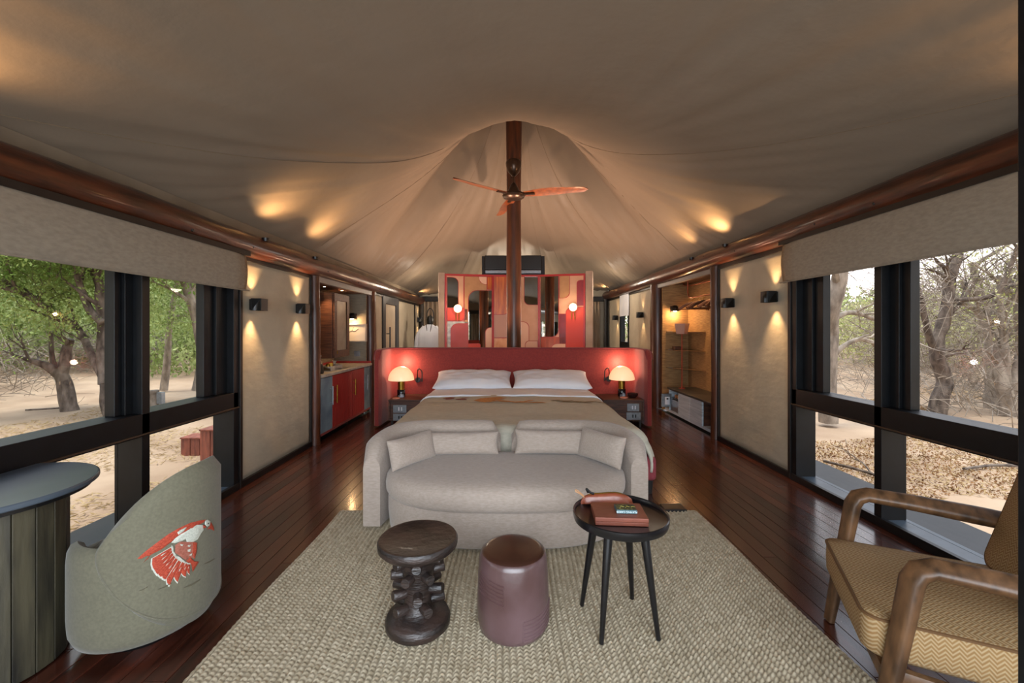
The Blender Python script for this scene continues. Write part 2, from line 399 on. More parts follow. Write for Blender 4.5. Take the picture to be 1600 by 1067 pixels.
# ------------------------------------------------------------------ windows
def window(name, X, out, fins, ztr0, ztr1, stiles, y_end):
    w = thing(name, (X, 0, 0)); w['kind'] = 'structure'
    def b(a, c, *r): a, c = sorted((X+out*a, X+out*c)); return bx(a, c, *r)
    y1 = fins[0]+.06
    for y in fins: b(0, .18, y, y+.06, 0, 2.06).build('frame_post', mFrame, w, bevel=.003)
    for y, ww in stiles:
        b(.085, .15, y-ww, y, ztr1, 2.0).build('sash_stile', mFrame, w, bevel=.004)
        b(.06, .085, y-ww*.55, y, ztr1, 2.0).build('sash_bead', mFrame, w, bevel=.003)
    b(0, .18, y_end, y1, ztr0, ztr1).build('transom', mFrame, w, bevel=.004)
    b(-.012, .004, y_end, y1, ztr0+.012, ztr0+.022).build('transom_strip', mat('bronze_strip', '5a4a3c', rough=.35, metal=.6), w)
    b(.02, .2, y_end, y1, .0, .045).build('sill_board', mSill, w, bevel=.003)
    b(-.015, .02, y_end, y1, 0, .06).build('skirting', mFrame, w, bevel=.003)
    b(0, .18, y_end, y1, 2.0, 2.1).build('top_rail', mFrame, w)
    fs = sorted(fins)
    for a, c in zip(fs[:-1], fs[1:]):
        b(.118, .124, a+.06, c, ztr1, 2.0).build('upper_pane', mGlass, w)
        b(.155, .161, a+.06, c, .045, ztr0).build('lower_pane', mGlass, w)
    return w
window('window_1', XL, -1, [3.64, 2.73, 1.82, .91, 0, -.86], .705, .855, [(3.64, .24), (2.73, .10), (1.82, .1)], YF)
window('window_2', XR, 1, [3.895, 3.005, 2.1, 1.2, .3, -.6], .69, .85, [(3.895, .22), (3.005, .13), (2.1, .1)], YF)
# small far window on the right
w3 = thing('window_3', (XR, 9.6, 0)); struct(w3)
for y in (9.38, 9.98): bx(XR, XR+.1, y, y+.05, 0, 2.2).build('frame_post', mFrame, w3)
bx(XR, XR+.1, 9.38, 10.03, .95, 1.12).build('transom', mFrame, w3)
bx(XR+.05, XR+.06, 9.43, 9.98, 0, 2.1).build('pane', mGlass, w3)
# door on the left
dr = thing('door_1', (XL, 8.5, 0)); struct(dr)
mDoor = mat('grey_door_frame', '2e3034', '3a3d42', rough=.45, scale=12, stretch=(1, 1, .2))
for y0, y1 in ((7.95, 8.1), (8.86, 9.04)): bx(XL-.04, XL+.015, y0, y1, 0, 2.1).build('door_stile', mDoor, dr, bevel=.004)
bx(XL-.04, XL+.015, 8.1, 8.86, 1.9, 2.1).build('top_rail', mDoor, dr, bevel=.004); bx(XL-.04, XL+.015, 8.1, 8.86, 0, .2).build('bottom_rail', mDoor, dr, bevel=.004)
bx(XL-.03, XL-.015, 8.1, 8.86, .2, 1.9).build('door_panel', mWallCanvas, dr)
MB().tube([(XL+.07, 8.18, .85), (XL+.07, 8.18, 1.45)], .014, 8).tube([(XL, 8.18, 1.32), (XL+.07, 8.18, 1.32)], .01, 6).tube([(XL, 8.18, .95), (XL+.07, 8.18, .95)], .01, 6).build('door_handle', mBlack, dr, smooth=True)
# open door leaf seen edge-on at the right edge of the room front
d2 = thing('door_2', (1.1, .85, 0)); struct(d2)
bx(1.083, 1.125, .84, .9, .0, 2.2).build('door_stile', mFrame, d2, bevel=.003)
bx(1.083, 1.125, -.2, -.14, 0, 2.2).build('door_stile', mFrame, d2, bevel=.003)
bx(1.083, 1.125, -.14, .84, 2.12, 2.2).build('top_rail', mFrame, d2); bx(1.083, 1.125, -.14, .84, 0, .12).build('bottom_rail', mFrame, d2)
bx(1.1, 1.106, -.14, .84, .12, 2.12).build('pane', mGlass, d2)

# ------------------------------------------------------------------ blinds
def blind(X, sg, y0, y1, z0, z1, label):
    t = thing('roman_blind', (X, (y0+y1)/2, z1), label, 'blind')
    P = []
    for i in range(60):
        y = y0+(y1-y0)*i/59; row = []
        for j in range(14):
            v = j/13; z = z0+(z1-z0)*v
            x = X + sg*(.02*math.sin(v*PI)+.006*noise.noise(Vector((y*3, z*4, 2)))*(1-v))
            if i > 56: x -= sg*.012*(i-56)
            row.append((x, y, z))
        P.append(row)
    MB().grid(P).build('fabric', mBlind, t, smooth=True, solid=.006)
    MB().tube([(X, y0, z0+.004), (X, y1, z0+.004)], .006, 6).build('hem_bar', mBlind, t, smooth=True)
    a, b = sorted((X-.012, X+.012)); bx(a, b, y0, y1, z1-.01, z1+.03).build('head_rail', mDark, t)
blind(-2.26, 1, .3, 3.68, 1.735, 2.05, 'wide linen roman blind raised over the left windows under the log')
blind(2.545, -1, .3, 3.97, 1.835, 2.2, 'wide linen roman blind raised over the right windows under the log')
t = thing('roman_blind', (2.6, 9.6, 2.1), 'small white roman blind on the far right window beyond the headboard', 'blind')
bx(2.632, 2.645, 9.3, 10.04, 1.72, 2.2).build('fabric', mWhite, t, bevel=.003)
t2 = MB().tube([(2.637, 9.3, 1.72), (2.637, 10.04, 1.72)], .01, 8).build('hem_bar', mWhite, t)

# ------------------------------------------------------------------ niches (minibar left, wardrobe right)
mGrass = mat('grasscloth', '7f5f3c', 'b08a5a', rough=.8, scale=14, stretch=(.6, .6, 14), bump=.3, bscale=20)
mGrassL = mat('pale_grasscloth', '726a5b', '8e8573', rough=.8, scale=14, stretch=(.6, .6, 14), bump=.3, bscale=20)
nl = thing('trim_2', (-2.7, 6.2, 0)); struct(nl)
bx(-3.0, -2.96, 5.15, 7.25, 0, 2.2).build('back_panel', mGrassL, nl); bx(-3.0, -2.42, 7.16, 7.2, 0, 2.2).build('side_panel', mGrassL, nl)
bx(-3.0, -2.42, 5.16, 5.2, 0, 2.2).build('side_panel', mGrassL, nl); bx(-3.0, -2.38, 5.16, 7.25, 2.0, 2.05).build('niche_ceiling', mWalnut, nl)
bx(-2.4, -2.34, 5.2, 7.22, 1.985, 2.06).build('pelmet', mat('grey_pelmet', '6e6a68', '7f7b78', rough=.5, scale=9, stretch=(1, .2, 1)), nl, bevel=.005)
nr = thing('trim_3', (2.9, 6.5, 0)); struct(nr)
bx(3.15, 3.19, 5.4, 7.6, 0, 2.3).build('back_panel', mGrass, nr); bx(2.70, 3.19, 7.42, 7.46, 0, 2.3).build('side_panel', mGrass, nr)
bx(2.70, 3.19, 5.46, 5.5, 0, 2.3).build('side_panel', mGrass, nr); bx(2.62, 3.19, 5.46, 7.46, 2.19, 2.24).build('niche_ceiling', mWalnut, nr)
bx(2.62, 2.68, 5.5, 7.44, 2.13, 2.2).build('pelmet', MATS['grey_pelmet'], nr, bevel=.005)
mLED = mat('warm_bulb', 'ffffff', emit='ffe0b0', estr=12)
def downlight(x, y, z, label, p=20):
    t = thing('downlight', (x, y, z), label, 'ceiling light', 'recessed niche downlights')
    MB().lathe([(.03, z), (.032, z-.006), (.024, z-.008), (.022, z-.002)], 16, None, x, y).build('rim', mBrass, t, smooth=True)
    MB().lathe([(0, z-.006), (.02, z-.006)], 16, None, x, y).build('bulb', mLED, t)
    lamp('downlight_light', 'SPOT', (x, y, z-.02), p, WARM, .015, target=(x, y, 0), spot=1.5, blend=.7)
downlight(-2.55, 5.85, 2.0, 'left downlight of two in the minibar niche ceiling')
downlight(-2.55, 6.45, 2.0, 'right downlight of two in the minibar niche ceiling')
downlight(2.85, 5.75, 2.19, 'downlight nearest the slim post in the wardrobe niche ceiling')
downlight(2.85, 6.3, 2.19, 'middle downlight in the wardrobe niche ceiling')
downlight(2.85, 6.9, 2.19, 'downlight nearest the thick post in the wardrobe niche ceiling')
# minibar unit
mRedDoor = mat('red_lacquer_door', '8f2420', 'a52e28', rough=.4, scale=9, stretch=(1, 14, .6), bump=.1)
mBlueDoor = mat('blue_grey_door', '5b7383', '7f97a3', rough=.3, scale=4)
mStone = mat('pale_stone_counter', '9b958b', 'b5afa5', rough=.35, scale=14)
cb = thing('minibar_cabinet', (-2.6, 6.1, 0), 'minibar cabinet with two red doors and two blue-grey ends', 'cabinet')
bx(-2.9, -2.36, 5.24, 7.1, .1, .80).build('body', mWalnut, cb)
bx(-2.34, -2.325, 5.24, 7.1, .075, .1).build('bottom_edge', mat('pink_red_edge', '8c4440', rough=.4), cb)
for i, (y0, y1, m_) in enumerate(((5.25, 5.595, mBlueDoor), (5.605, 6.275, mRedDoor), (6.285, 6.825, mRedDoor), (6.835, 7.09, mBlueDoor))):
    d = bx(-2.36, -2.335, y0, y1, .1, .79).build('door', m_, cb, bevel=.004)
    d['label'] = 'blue-grey door' if m_ is mBlueDoor else 'red ribbed door'
    hy = (y1-.07) if i in (0,) else (y0+.06)
    if i == 3: hy = y0+.05
    MB().tube([(-2.30, hy, .42), (-2.30, hy, .66)], .009, 8).tube([(-2.335, hy, .45), (-2.3, hy, .45)], .006, 6).tube([(-2.335, hy, .63), (-2.3, hy, .63)], .006, 6).build('handle', mBrass if m_ is mRedDoor else mSteel, d, smooth=True)
    if m_ is mRedDoor:
        for k in range(1, 14):
            yy = y0+(y1-y0)*k/14; bx(-2.3355, -2.3335, yy-.004, yy+.004, .115, .775).build('rib', mRedDoor, d)
for y in (5.35, 6.3, 7.0): bx(-2.8, -2.77, y-.02, y+.02, 0, .1).build('leg', mDark, cb); bx(-2.44, -2.41, y-.02, y+.02, 0, .1).build('leg', mDark, cb)
ct = bx(-2.95, -2.31, 5.22, 7.14, .80, .835).build('countertop', mStone, label='pale stone counter slab lying on the red minibar cabinet', cat='countertop', bevel=.004)
bx(-2.955, -2.935, 5.22, 7.14, .836, .87).build('upstand', mRedDoor, nl)
bx(-2.93, -2.33, 7.135, 7.155, .836, .87).build('upstand', mRedDoor, nl)
wc = thing('wall_cabinet', (-2.7, 6.28, 1.46), 'brown wooden wall cabinet with a glazed door over the counter', 'cabinet')
bx(-2.95, -2.5, 5.98, 6.57, .99, 1.93).build('body', mWalnut, wc, bevel=.005)
d = MB().box(-2.5, -2.475, 6.0, 6.09, 1.0, 1.92).box(-2.5, -2.475, 6.46, 6.56, 1.0, 1.92).box(-2.5, -2.475, 6.09, 6.46, 1.0, 1.1).box(-2.5, -2.475, 6.09, 6.46, 1.82, 1.92).build('door', mWalnut, wc, bevel=.003)
bx(-2.495, -2.488, 6.09, 6.46, 1.1, 1.82).build('pane', mat('frosted_pane', '8d8676', '9b9484', rough=.25, scale=5), d)
MB().tube([(-2.455, 6.05, 1.05), (-2.455, 6.05, 1.1)], .006, 8).build('knob', mBrass, d)
# things on the counter
kt = thing('kettle', (-2.42, 5.4, .835), 'dark kettle standing at the near end of the minibar counter', 'kettle')
MB().lathe([(.06, .836), (.065, .86), (.055, .93), (.04, .96), (.012, .965), (.012, .98)], 20, None, -2.44, 5.42).build('body', mBlack, kt, smooth=True)
MB().tube(spline([(-2.44, 5.48, .93), (-2.44, 5.53, .92), (-2.44, 5.53, .87), (-2.44, 5.49, .86)]), .007, 8).build('handle', mBlack, kt, smooth=True)
MB().tube([(-2.44, 5.37, .9), (-2.44, 5.33, .94)], [.014, .008], 8).build('spout', mBlack, kt, smooth=True)
bt = thing('glass_bottle', (-2.5, 5.56, .835), 'clear slim bottle beside the kettle on the minibar counter', 'bottle')
mClear = mat('clear_glassware', 'e8eef0', rough=.05, trans=.9)
MB().lathe([(.03, .836), (.03, .95), (.012, 1.0), (.012, 1.04)], 16, None, -2.5, 5.6).build('body', mClear, bt, smooth=True)
MB().lathe([(.014, 1.04), (.014, 1.06), (0, 1.06)], 12, None, -2.5, 5.6).build('stopper', mSteel, bt, smooth=True)
tb = thing('tea_box', (-2.45, 5.85, .835), 'low white box holding jars on the minibar counter', 'box')
MB().box(-2.55, -2.4, 5.7, 6.1, .836, .842).box(-2.55, -2.54, 5.7, 6.1, .842, .9).box(-2.41, -2.4, 5.7, 6.1, .842, .9).box(-2.54, -2.41, 5.7, 5.71, .842, .9).box(-2.54, -2.41, 6.09, 6.1, .842, .9).build('tray', mStone, tb, bevel=.002)
for y, m_, lb in ((5.78, mBrass, 'gold lidded jar in the low white box, nearest the bottle'), (5.88, mat('yellow_jar', 'b99a3a', rough=.3), 'yellow jar in the middle of the low white box')):
    MB().lathe([(.025, .843), (.027, .87), (.025, .925), (.02, .935), (0, .937)], 16, None, -2.475, y).build('jar', m_, smooth=True, label=lb, cat='jar')
MB().lathe([(.02, .843), (.006, .85), (.006, .9), (.03, .96), (.028, .96), (.004, .9)], 16, None, -2.475, 6.0).build('stemmed_glass', mClear, smooth=True, label='stemmed drinking glass at the far end of the low white box', cat='glass')
def wall_lamp(x, y, z, label, T=None):
    t = thing('wall_lamp', (x, y, z), label, 'wall lamp')
    MB().lathe([(.0, .10), (.035, .095), (.062, .06), (.07, .02), (.07, 0), (.064, 0), (.058, .05), (0, .08)], 20, frame_T((x, y, z))).build('shade', mBlack, t, smooth=True)
    MB().lathe([(0, -.012), (.03, -.004), (.035, .02), (.02, .04), (0, .045)], 16, frame_T((x, y, z))).build('bulb', mLED, t, smooth=True)
    MB().tube([(x, y, z+.06), (x, y+.09, z+.06)], .01, 8).build('arm', mBlack, t, smooth=True)
    bx(x-.045, x+.045, y+.085, y+.1, z-.02, z+.09).build('back_plate', mWalnut, t, bevel=.003)
    lamp('wall_lamp_light', 'POINT', (x, y, z-.05), 5.5, WARM, .03)
wall_lamp(-2.62, 7.06, 1.58, 'black domed wall lamp lit above the framed drawing in the minibar niche')
wall_lamp(2.88, 7.32, 1.72, 'black domed wall lamp lit behind the hangers in the wardrobe niche')
fr = thing('framed_drawing', (-2.58, 7.1, 1.36), 'pale shadow-box frame with a twig drawing below the minibar wall lamp', 'picture')
MB().box(-2.75, -2.735, 7.09, 7.155, 1.2, 1.5).box(-2.415, -2.4, 7.09, 7.155, 1.2, 1.5).box(-2.735, -2.415, 7.09, 7.155, 1.485, 1.5).box(-2.735, -2.415, 7.09, 7.155, 1.2, 1.215).build('frame', mat('pale_frame', 'b9b0a4', rough=.6), fr)
bx(-2.735, -2.415, 7.14, 7.15, 1.215, 1.485).build('paper', mat('paper', 'cfc8bd', rough=.8), fr)
MB().tube(spline([(-2.72, 7.135, 1.33), (-2.66, 7.135, 1.38), (-2.6, 7.135, 1.37), (-2.54, 7.135, 1.42)]), .003, 5).tube([(-2.65, 7.135, 1.38), (-2.62, 7.135, 1.44)], .002, 5).build('twig_drawing', mBlack, fr)
bx(-2.62, -2.52, 7.145, 7.157, .95, 1.04).build('switch_plate', mSteel, label='steel switch plate on the grasscloth below the framed drawing', cat='switch', bevel=.003)

# wardrobe: bench, safe, shelves, rail, hangers
bn = thing('wardrobe_bench', (2.9, 6.4, 0), 'low grey bench cabinet with pale doors in the wardrobe niche', 'cabinet')
mGreyTop = mat('dark_grey_top', '35322f', '45413d', rough=.35, scale=8, stretch=(1, .3, 1))
mPale = mat('pale_blue_white_door', 'a4b2bd', 'c8d2da', rough=.35, scale=5, stretch=(.5, .5, 12))
bx(2.66, 3.14, 5.5, 7.1, .405, .435).build('worktop', mGreyTop, bn, bevel=.004)
bx(2.70, 3.14, 5.5, 7.3, .02, .06).build('base_shelf', mPale, bn)
bx(2.72, 3.14, 5.88, 6.68, .06, .40).build('body', mWalnut, bn)
for y in (6.69, 7.08): bx(2.69, 3.14, y, y+.02, .05, .405).build('side_panel', mPale, bn)
for y in (5.885, 6.285): bx(2.69, 2.715, y, y+.395, .05, .40).build('door', mPale, bn, bevel=.003)
bx(2.72, 3.14, 6.7, 7.08, .26, .275).build('inner_shelf', mGreyTop, bn)
sf = thing('safe', (2.75, 7.2, .06), 'small grey electronic safe standing open beside the bench', 'safe')
bx(2.7, 3.0, 6.74, 7.04, .061, .25).build('body', mSteel, sf, bevel=.005)
bx(2.55, 2.72, 7.05, 7.08, .11, .33).build('door', mSteel, sf, bevel=.005); bx(2.6, 2.68, 7.03, 7.05, .15, .28).build('keypad', mWhite, sf, bevel=.004); bx(2.625, 2.655, 7.024, 7.03, .24, .26).build('display', mBlack, sf)
for k in range(3):
    MB().tube([(2.74+.0*k, 6.76+.09*k, .305), (2.9, 6.78+.09*k, .305)], .028, 12).build('rolled_cloth', mat('tan_cloth', 'a87a55', rough=.8), smooth=True, label='small tan rolled cloth on the open shelf above the safe', cat='cloth', group='rolled cloths above the safe')
mShelf = mat('glass_shelf_wood', '8a6845', rough=.15, coat=.5)
for z, lb in ((1.36, 'top'), (1.05, 'middle'), (.74, 'lowest')):
    s_ = thing('glass_shelf', (3.0, 7.1, z), lb+' thin corner shelf on the grasscloth of the wardrobe niche', 'shelf')
    MB().prism([(3.145, 7.415), (2.76, 7.415), (2.8, 7.2), (2.95, 7.0), (3.145, 6.75)], z-.005, z+.005, lambda u, w, d: (u, w, d)).build('board', mShelf, s_)
    MB().tube([(2.77, 7.41, z+.004), (2.79, 7.2, z+.004)], .005, 6).build('front_lip', mSteel, s_)
bx(2.84, 2.95, 7.22, 7.34, 1.056, 1.11).build('small_box', mWalnut, label='small brown box on the middle corner shelf of the niche', cat='box', bevel=.004)
rl = thing('clothes_rail', (2.9, 6.5, 2.19), 'copper clothes rail bent down from the wardrobe niche ceiling', 'rail')
MB().tube(spline([(2.86, 6.75, 2.19), (2.86, 6.75, 2.0), (2.86, 6.7, 1.92), (2.86, 6.6, 1.9)])+[Vector((2.86, 5.52, 1.9))], .009, 8).build('bar', mCopper, rl, smooth=True)
MB().tube(spline([(2.98, 7.2, 2.19), (2.98, 7.15, 2.15), (2.98, 6.9, 2.12)])+[Vector((2.98, 5.52, 2.12))], .008, 8).build('upper_bar', mCopper, rl, smooth=True)
hg = thing('clothes_hanger', (0, 0, 0)); ORG[hg.name] = Vector((0, 0, 0))
for sg in (-1, 1):
    MB().tube(spline([(0, 0, -.07), (sg*.1, 0, -.1), (sg*.21, .0, -.17)]), [.014]*12+[.018], 8, sq=(.8, 1.5)).build('shoulder_arm', mWalnut, hg, smooth=True)
MB().tube([(-.19, 0, -.17), (.19, 0, -.17)], .008, 8).build('trouser_bar', mWalnut, hg, smooth=True)
MB().tube(spline([(0, 0, -.07), (0, 0, -.02), (.02, 0, 0), (0, 0, .022), (-.02, 0, .008)]), .003, 6).build('hook', mBrass, hg, smooth=True)
hl = ['wooden hanger nearest the slim post on the copper rail', 'wooden hanger next to the one nearest the slim post', 'wooden hanger in the middle of the copper rail', 'wooden hanger at the bent end of the copper rail', 'dark wooden hanger last before the rail bends up']
for k, (y, rz) in enumerate(((5.75, .25), (5.9, -.1), (6.2, .1), (6.38, .35), (6.55, -.15))):
    o = hg if k == 0 else copy_tree(hg); o.location = (2.86, y, 1.888); o.rotation_euler = (0, 0, rz); tag(o, hl[k], 'hanger', 'wooden hangers on the copper rail')
bk = thing('tapered_bin', (2.86, 6.95, 1.4), 'pale pink tapered bin on a slim red stem in the wardrobe niche', 'bin')
MB().lathe([(.001, 1.33), (.09, 1.33), (.125, 1.5), (.118, 1.5), (.085, 1.345), (0, 1.345)], 4, None, 2.84, 6.93).build('bowl', mat('pale_pink_lacquer', 'b78f80', rough=.4), bk)
MB().tube([(2.84, 6.93, .436), (2.84, 6.93, 1.33)], .008, 8).build('stem', mat('red_paint', '9b3a2a', rough=.4), bk)
MB().lathe([(.05, .436), (.05, .444), (0, .446)], 16, None, 2.84, 6.93).build('foot', MATS['red_paint'], bk)
# ------------------------------------------------------------------ sconces
def sconce(x, y, z, sg, label, p=24):
    t = thing('wall_sconce', (x, y, z), label, 'wall light')
    a, b = sorted((x, x+sg*.02)); bx(a, b, y-.045, y+.045, z-.05, z+.05).build('back_plate', mBlack, t, bevel=.003)
    a, b = sorted((x+sg*.02, x+sg*.115))
    MB().box(a, a+.006, y-.055, y+.055, z-.055, z+.055).box(b-.006, b, y-.055, y+.055, z-.055, z+.055).box(a, b, y-.055, y-.049, z-.055, z+.055).box(a, b, y+.049, y+.055, z-.055, z+.055).build('housing', mBlack, t, bevel=.002)
    for s in (-1, 1):
        MB().lathe([(0, 0), (.022, 0), (.022, .006), (0, .006)], 12, frame_T((x+sg*.065, y, z+s*.02))).build('bulb', mLED, t)
        lamp('sconce_light', 'SPOT', (x+sg*.065, y, z+s*.035), p*(1 if s < 0 else .8), WARM, .012, target=(x+sg*.05, y, z+s*1), spot=1.25, blend=.9)
sconce(XL+.0, 3.9, 1.63, 1, 'black up-down sconce on the left canvas panel nearest the windows')
sconce(XL+.0, 4.74, 1.635, 1, 'black up-down sconce on the left canvas panel beside the slim post')
sconce(XR-.0, 4.2, 1.725, -1, 'black up-down sconce on the right canvas panel nearest the windows')
sconce(XR-.0, 5.0, 1.715, -1, 'black up-down sconce on the right canvas panel beside the slim post')
sconce(XR-.0, 8.35, 1.69, -1, 'black up-down sconce on the right beyond the thick dark post', 11)
sconce(XR-.0, 10.3, 1.69, -1, 'black up-down sconce in the far right corner by the curtain', 11)
sconce(XL+.0, 11.0, 1.66, 1, 'black up-down sconce in the far left corner by the curtain', 11)
# uplights lying on the eave logs
def uplight(x, y, z, sg, label, p):
    t = thing('beam_uplight', (x, y, z), label, 'uplight', 'uplights lying on the eave logs')
    MB().lathe([(.028, z), (.032, z+.03), (.026, z+.03), (.024, z+.01), (0, z+.01)], 14, None, x, y).build('housing', mBlack, t, smooth=True)
    lamp('uplight_light', 'SPOT', (x-sg*.04, y, z+.04), p, WARM, .03, target=(x-sg*.5, y+.1, z+.6), spot=2.5, blend=.9)
for y, p, w in ((1.5, 20, 'nearest the camera'), (3.9, 26, 'over the near end of the lit panel'), (4.9, 38, 'over the slim post'), (10.6, 9, 'by the back corner')): uplight(-2.245, y, 2.215, -1, 'small black uplight on the left eave log '+w, p)
for y, p, w in ((1.55, 30, 'nearest the camera'), (4.9, 38, 'over the lit canvas panel'), (5.8, 26, 'over the wardrobe niche'), (10.6, 9, 'by the back corner')): uplight(2.505, y, 2.36, 1, 'small black uplight on the right eave log '+w, p)
# ------------------------------------------------------------------ partition screen with mirrors behind the pole
mFrameRed = mat('red_screen_frame', 'a3211c', rough=.4)
C = dict(beige=mat('screen_beige', 'd2a58a', 'c89a7c', rough=.6, scale=4), side=mat('screen_side', 'a08a7a', 'ae9888', rough=.7, scale=5),
         tan=mat('screen_tan', 'b98a5e', 'a87a50', rough=.5, scale=5), pink=mat('screen_pink', 'dcb49c', rough=.6), orange=mat('screen_orange_wood', 'a84a10', 'd0741f', rough=.35, scale=3, stretch=(9, 9, .8)),
         light=mat('screen_pale_wood', 'cf8d56', 'e0a878', rough=.4, scale=3, stretch=(3, 3, 2)), coral=mat('screen_coral', 'c23a2b', rough=.5), dred=mat('screen_dark_red', '6d0f10', '8a1716', rough=.3, scale=4),
         rose=mat('screen_rose', '9c3b3b', 'a8484a', rough=.5, scale=3), marble=mat('screen_marble', '8f8a82', 'b8b3aa', rough=.3, scale=14), mauve=mat('screen_mauve', 'b99386', rough=.6), rust=mat('screen_rust_wood', '9b3512', 'b5471c', rough=.35, scale=3, stretch=(9, 9, 1)), mirror=mMirror)
scr = thing('mirror_screen', (.1, 9.15, 0), 'folding screen of coral, beige, wood and mirror shapes with a red frame', 'screen')
KS = 9.15/660
def wing(pxa, Ya, pxb, Yb, items):
    A = Vector(((pxa-795)*Ya/660, Ya, 0)); B = Vector(((pxb-795)*Yb/660, Yb, 0)); d = B-A; nrm = Vector((d.y, -d.x, 0)).normalized()
    F = lambda u, w, q: A+d*((u-pxa)/(pxb-pxa))+nrm*q+Vector((0, 0, 1.4-(w-515)*KS))
    MB().prism(rrect(pxa, 431, pxb, 616), -.04, 0, F).build('back_board', C['beige'], scr)
    for k, (nm, col, lay, out) in enumerate(items):
        q = .004+.009*lay
        outline = [(u, min(w, 616)) for u, w in out]
        cx = sum(p[0] for p in out)/len(out); cy = sum(p[1] for p in out)/len(out)
        big = [(u+(.7 if u > cx else -.7), w+(.7 if w > cy else -.7)) for u, w in outline]
        MB().prism(big, 0, q, F).build('panel_edge', mFrameRed, scr)
        MB().prism(outline, 0, q+.004, F).build(nm, C[col], scr, label=('mirror pane' if col == 'mirror' else None))
    return F
FL = wing(696, 8.97, 769, 9.15, [
    ('mirror_pane', 'mirror', 0, rrect(699, 435, 715.5, 481, 0, 9)), ('colour_panel', 'tan', 0, rrect(725.5, 433, 760, 520)),
    ('colour_panel', 'pink', 1, rrect(748, 433, 760, 444.5, 0, 0, 0, 11)), ('colour_panel', 'orange', 1, rrect(761.5, 433, 768, 452)),
    ('mirror_pane', 'mirror', 1, rrect(731.5, 454.5, 768, 616, 14)), ('colour_panel', 'coral', 1, rrect(699, 482, 725, 501, 0, 0, 7)),
    ('colour_panel', 'dred', 0, rrect(725, 483, 730, 500)), ('colour_panel', 'marble', 0, rrect(699, 502.5, 730, 616)),
    ('colour_panel', 'rose', 1, rrect(704.5, 506, 730.5, 616, 11)), ('colour_panel', 'pink', 2, rrect(758.5, 512, 768, 616, 8)), ('colour_panel', 'coral', 2, rrect(731.5, 537, 750, 616, 0, 3))])
FC = wing(770, 9.15, 842, 9.15, [
    ('colour_panel', 'orange', 1, rrect(772, 432, 795, 491, 0, 0, 9)), ('colour_panel', 'mauve', 0, rrect(772, 480, 798, 527)), ('colour_panel', 'light', 0, rrect(772, 528.5, 798, 616)),
    ('mirror_pane', 'mirror', 0, rrect(819.5, 432, 840, 476, 0, 0, 0, 8)), ('colour_panel', 'pink', 0, rrect(804, 503, 826, 616, 0, 9)), ('colour_panel', 'pink', 1, rrect(821, 533, 840, 616, 6))])
FR = wing(843, 9.15, 914, 8.92, [
    ('mirror_pane', 'mirror', 1, rrect(845.5, 432, 873, 526, 0, 0, 11)), ('colour_panel', 'tan', 1, rrect(875, 432, 890, 466, 0, 0, 9)),
    ('colour_panel', 'dred', 0, rrect(902, 440, 912, 478, 5)), ('colour_panel', 'coral', 1, rrect(885, 481, 912, 616, 10)),
    ('colour_panel', 'dred', 0, rrect(874.5, 491, 884.5, 616)), ('colour_panel', 'rust', 0, rrect(845.5, 527, 884, 616)), ('colour_panel', 'pink', 2, rrect(862, 537, 884, 616, 9))])
for F, a, b in ((FL, 696, 769), (FC, 770, 842), (FR, 843, 914)):
    MB().prism(rrect(a-.5, 429.5, b+.5, 432.5), -.045, .035, F).build('frame_bar', mFrameRed, scr)
for F, a in ((FL, 696), (FL, 769.5), (FC, 841.8), (FR, 913)):
    MB().prism(rrect(a-1.2, 430, a+1.6, 616), -.045, .04, F).build('frame_bar', mFrameRed, scr)
MB().prism(rrect(723.8, 432, 725, 502), 0, .012, FL).build('frame_bar', mFrameRed, scr)
MB().prism(rrect(685.5, 428, 695, 616), -.3, .03, FL).build('side_post', C['side'], scr); MB().prism(rrect(915, 426, 925.5, 616), -.3, .03, FR).build('side_post', C['side'], scr)
mGlobe = mat('lit_globe', 'fff1dd', emit='ffd9a8', estr=1.9)
for F, u, w, lb in ((FL, 714.5, 483, 'small lit globe lamp on the left wing of the mirror screen'), (FR, 896.5, 481, 'small lit globe lamp on the right wing of the mirror screen')):
    p = F(u, w, .12); t = thing('globe_lamp', p, lb, 'wall lamp')
    MB().lathe([(0, -.085)]+[(.085*math.sin(a), -.085*math.cos(a)) for a in np.linspace(.15, PI-.15, 14)]+[(0, .085)], 20, Matrix.Translation(p)).build('globe', mGlobe, t, smooth=True)
    MB().tube([F(u-2.3, w+6, .05), F(u-2.3, w+18, .05)], .01, 8).tube([F(u+2.3, w+6, .05), F(u+2.3, w+18, .05)], .01, 8).tube([F(u, w+3, .02), F(u, w+3, .12)], .012, 8).build('bracket', mBrass, t, smooth=True)
    lamp('globe_light', 'POINT', F(u, w, .3), 5, (1, .7, .42), .06)
# unseen fill added behind the headboard: spots for the roof cone, points over the desk
for sx_ in (-.75, .95): lamp('cone_fill', 'SPOT', (sx_, 7.0, .95), 270, (1, .66, .48), .08, target=(sx_*.9, 6.9, 4), spot=2.2, blend=.9)
for sx_ in (-.45, .5): lamp('desk_fill', 'POINT', (sx_, 8.2, .93), 14, (1, .62, .42), .05)
for x, lb in ((-.45, 'small added shaded desk lamp hidden left behind the headboard'), (.5, 'small added shaded desk lamp hidden right behind the headboard')):  # bodies added for the desk fill points, out of view
    t = thing('added_desk_lamp', (x, 8.3, .76), lb, 'table lamp')
    MB().lathe([(.05, .765), (.05, .775), (.01, .79), (.01, .9), (.07, .91), (.05, .98), (0, .985)], 16, None, x, 8.3).build('body', mBrass, t, smooth=True)
dk = thing('vanity_desk', (0, 8.3, 0), 'wooden vanity desk hidden between headboard and mirror screen', 'desk')
bx(-.95, 1.1, 8.05, 8.6, .72, .76).build('worktop', mWalnut, dk, bevel=.004)
for x in (-.9, 1.03):
    for y in (8.08, 8.54): bx(x, x+.04, y, y+.04, 0, .72).build('leg', mWalnut, dk)
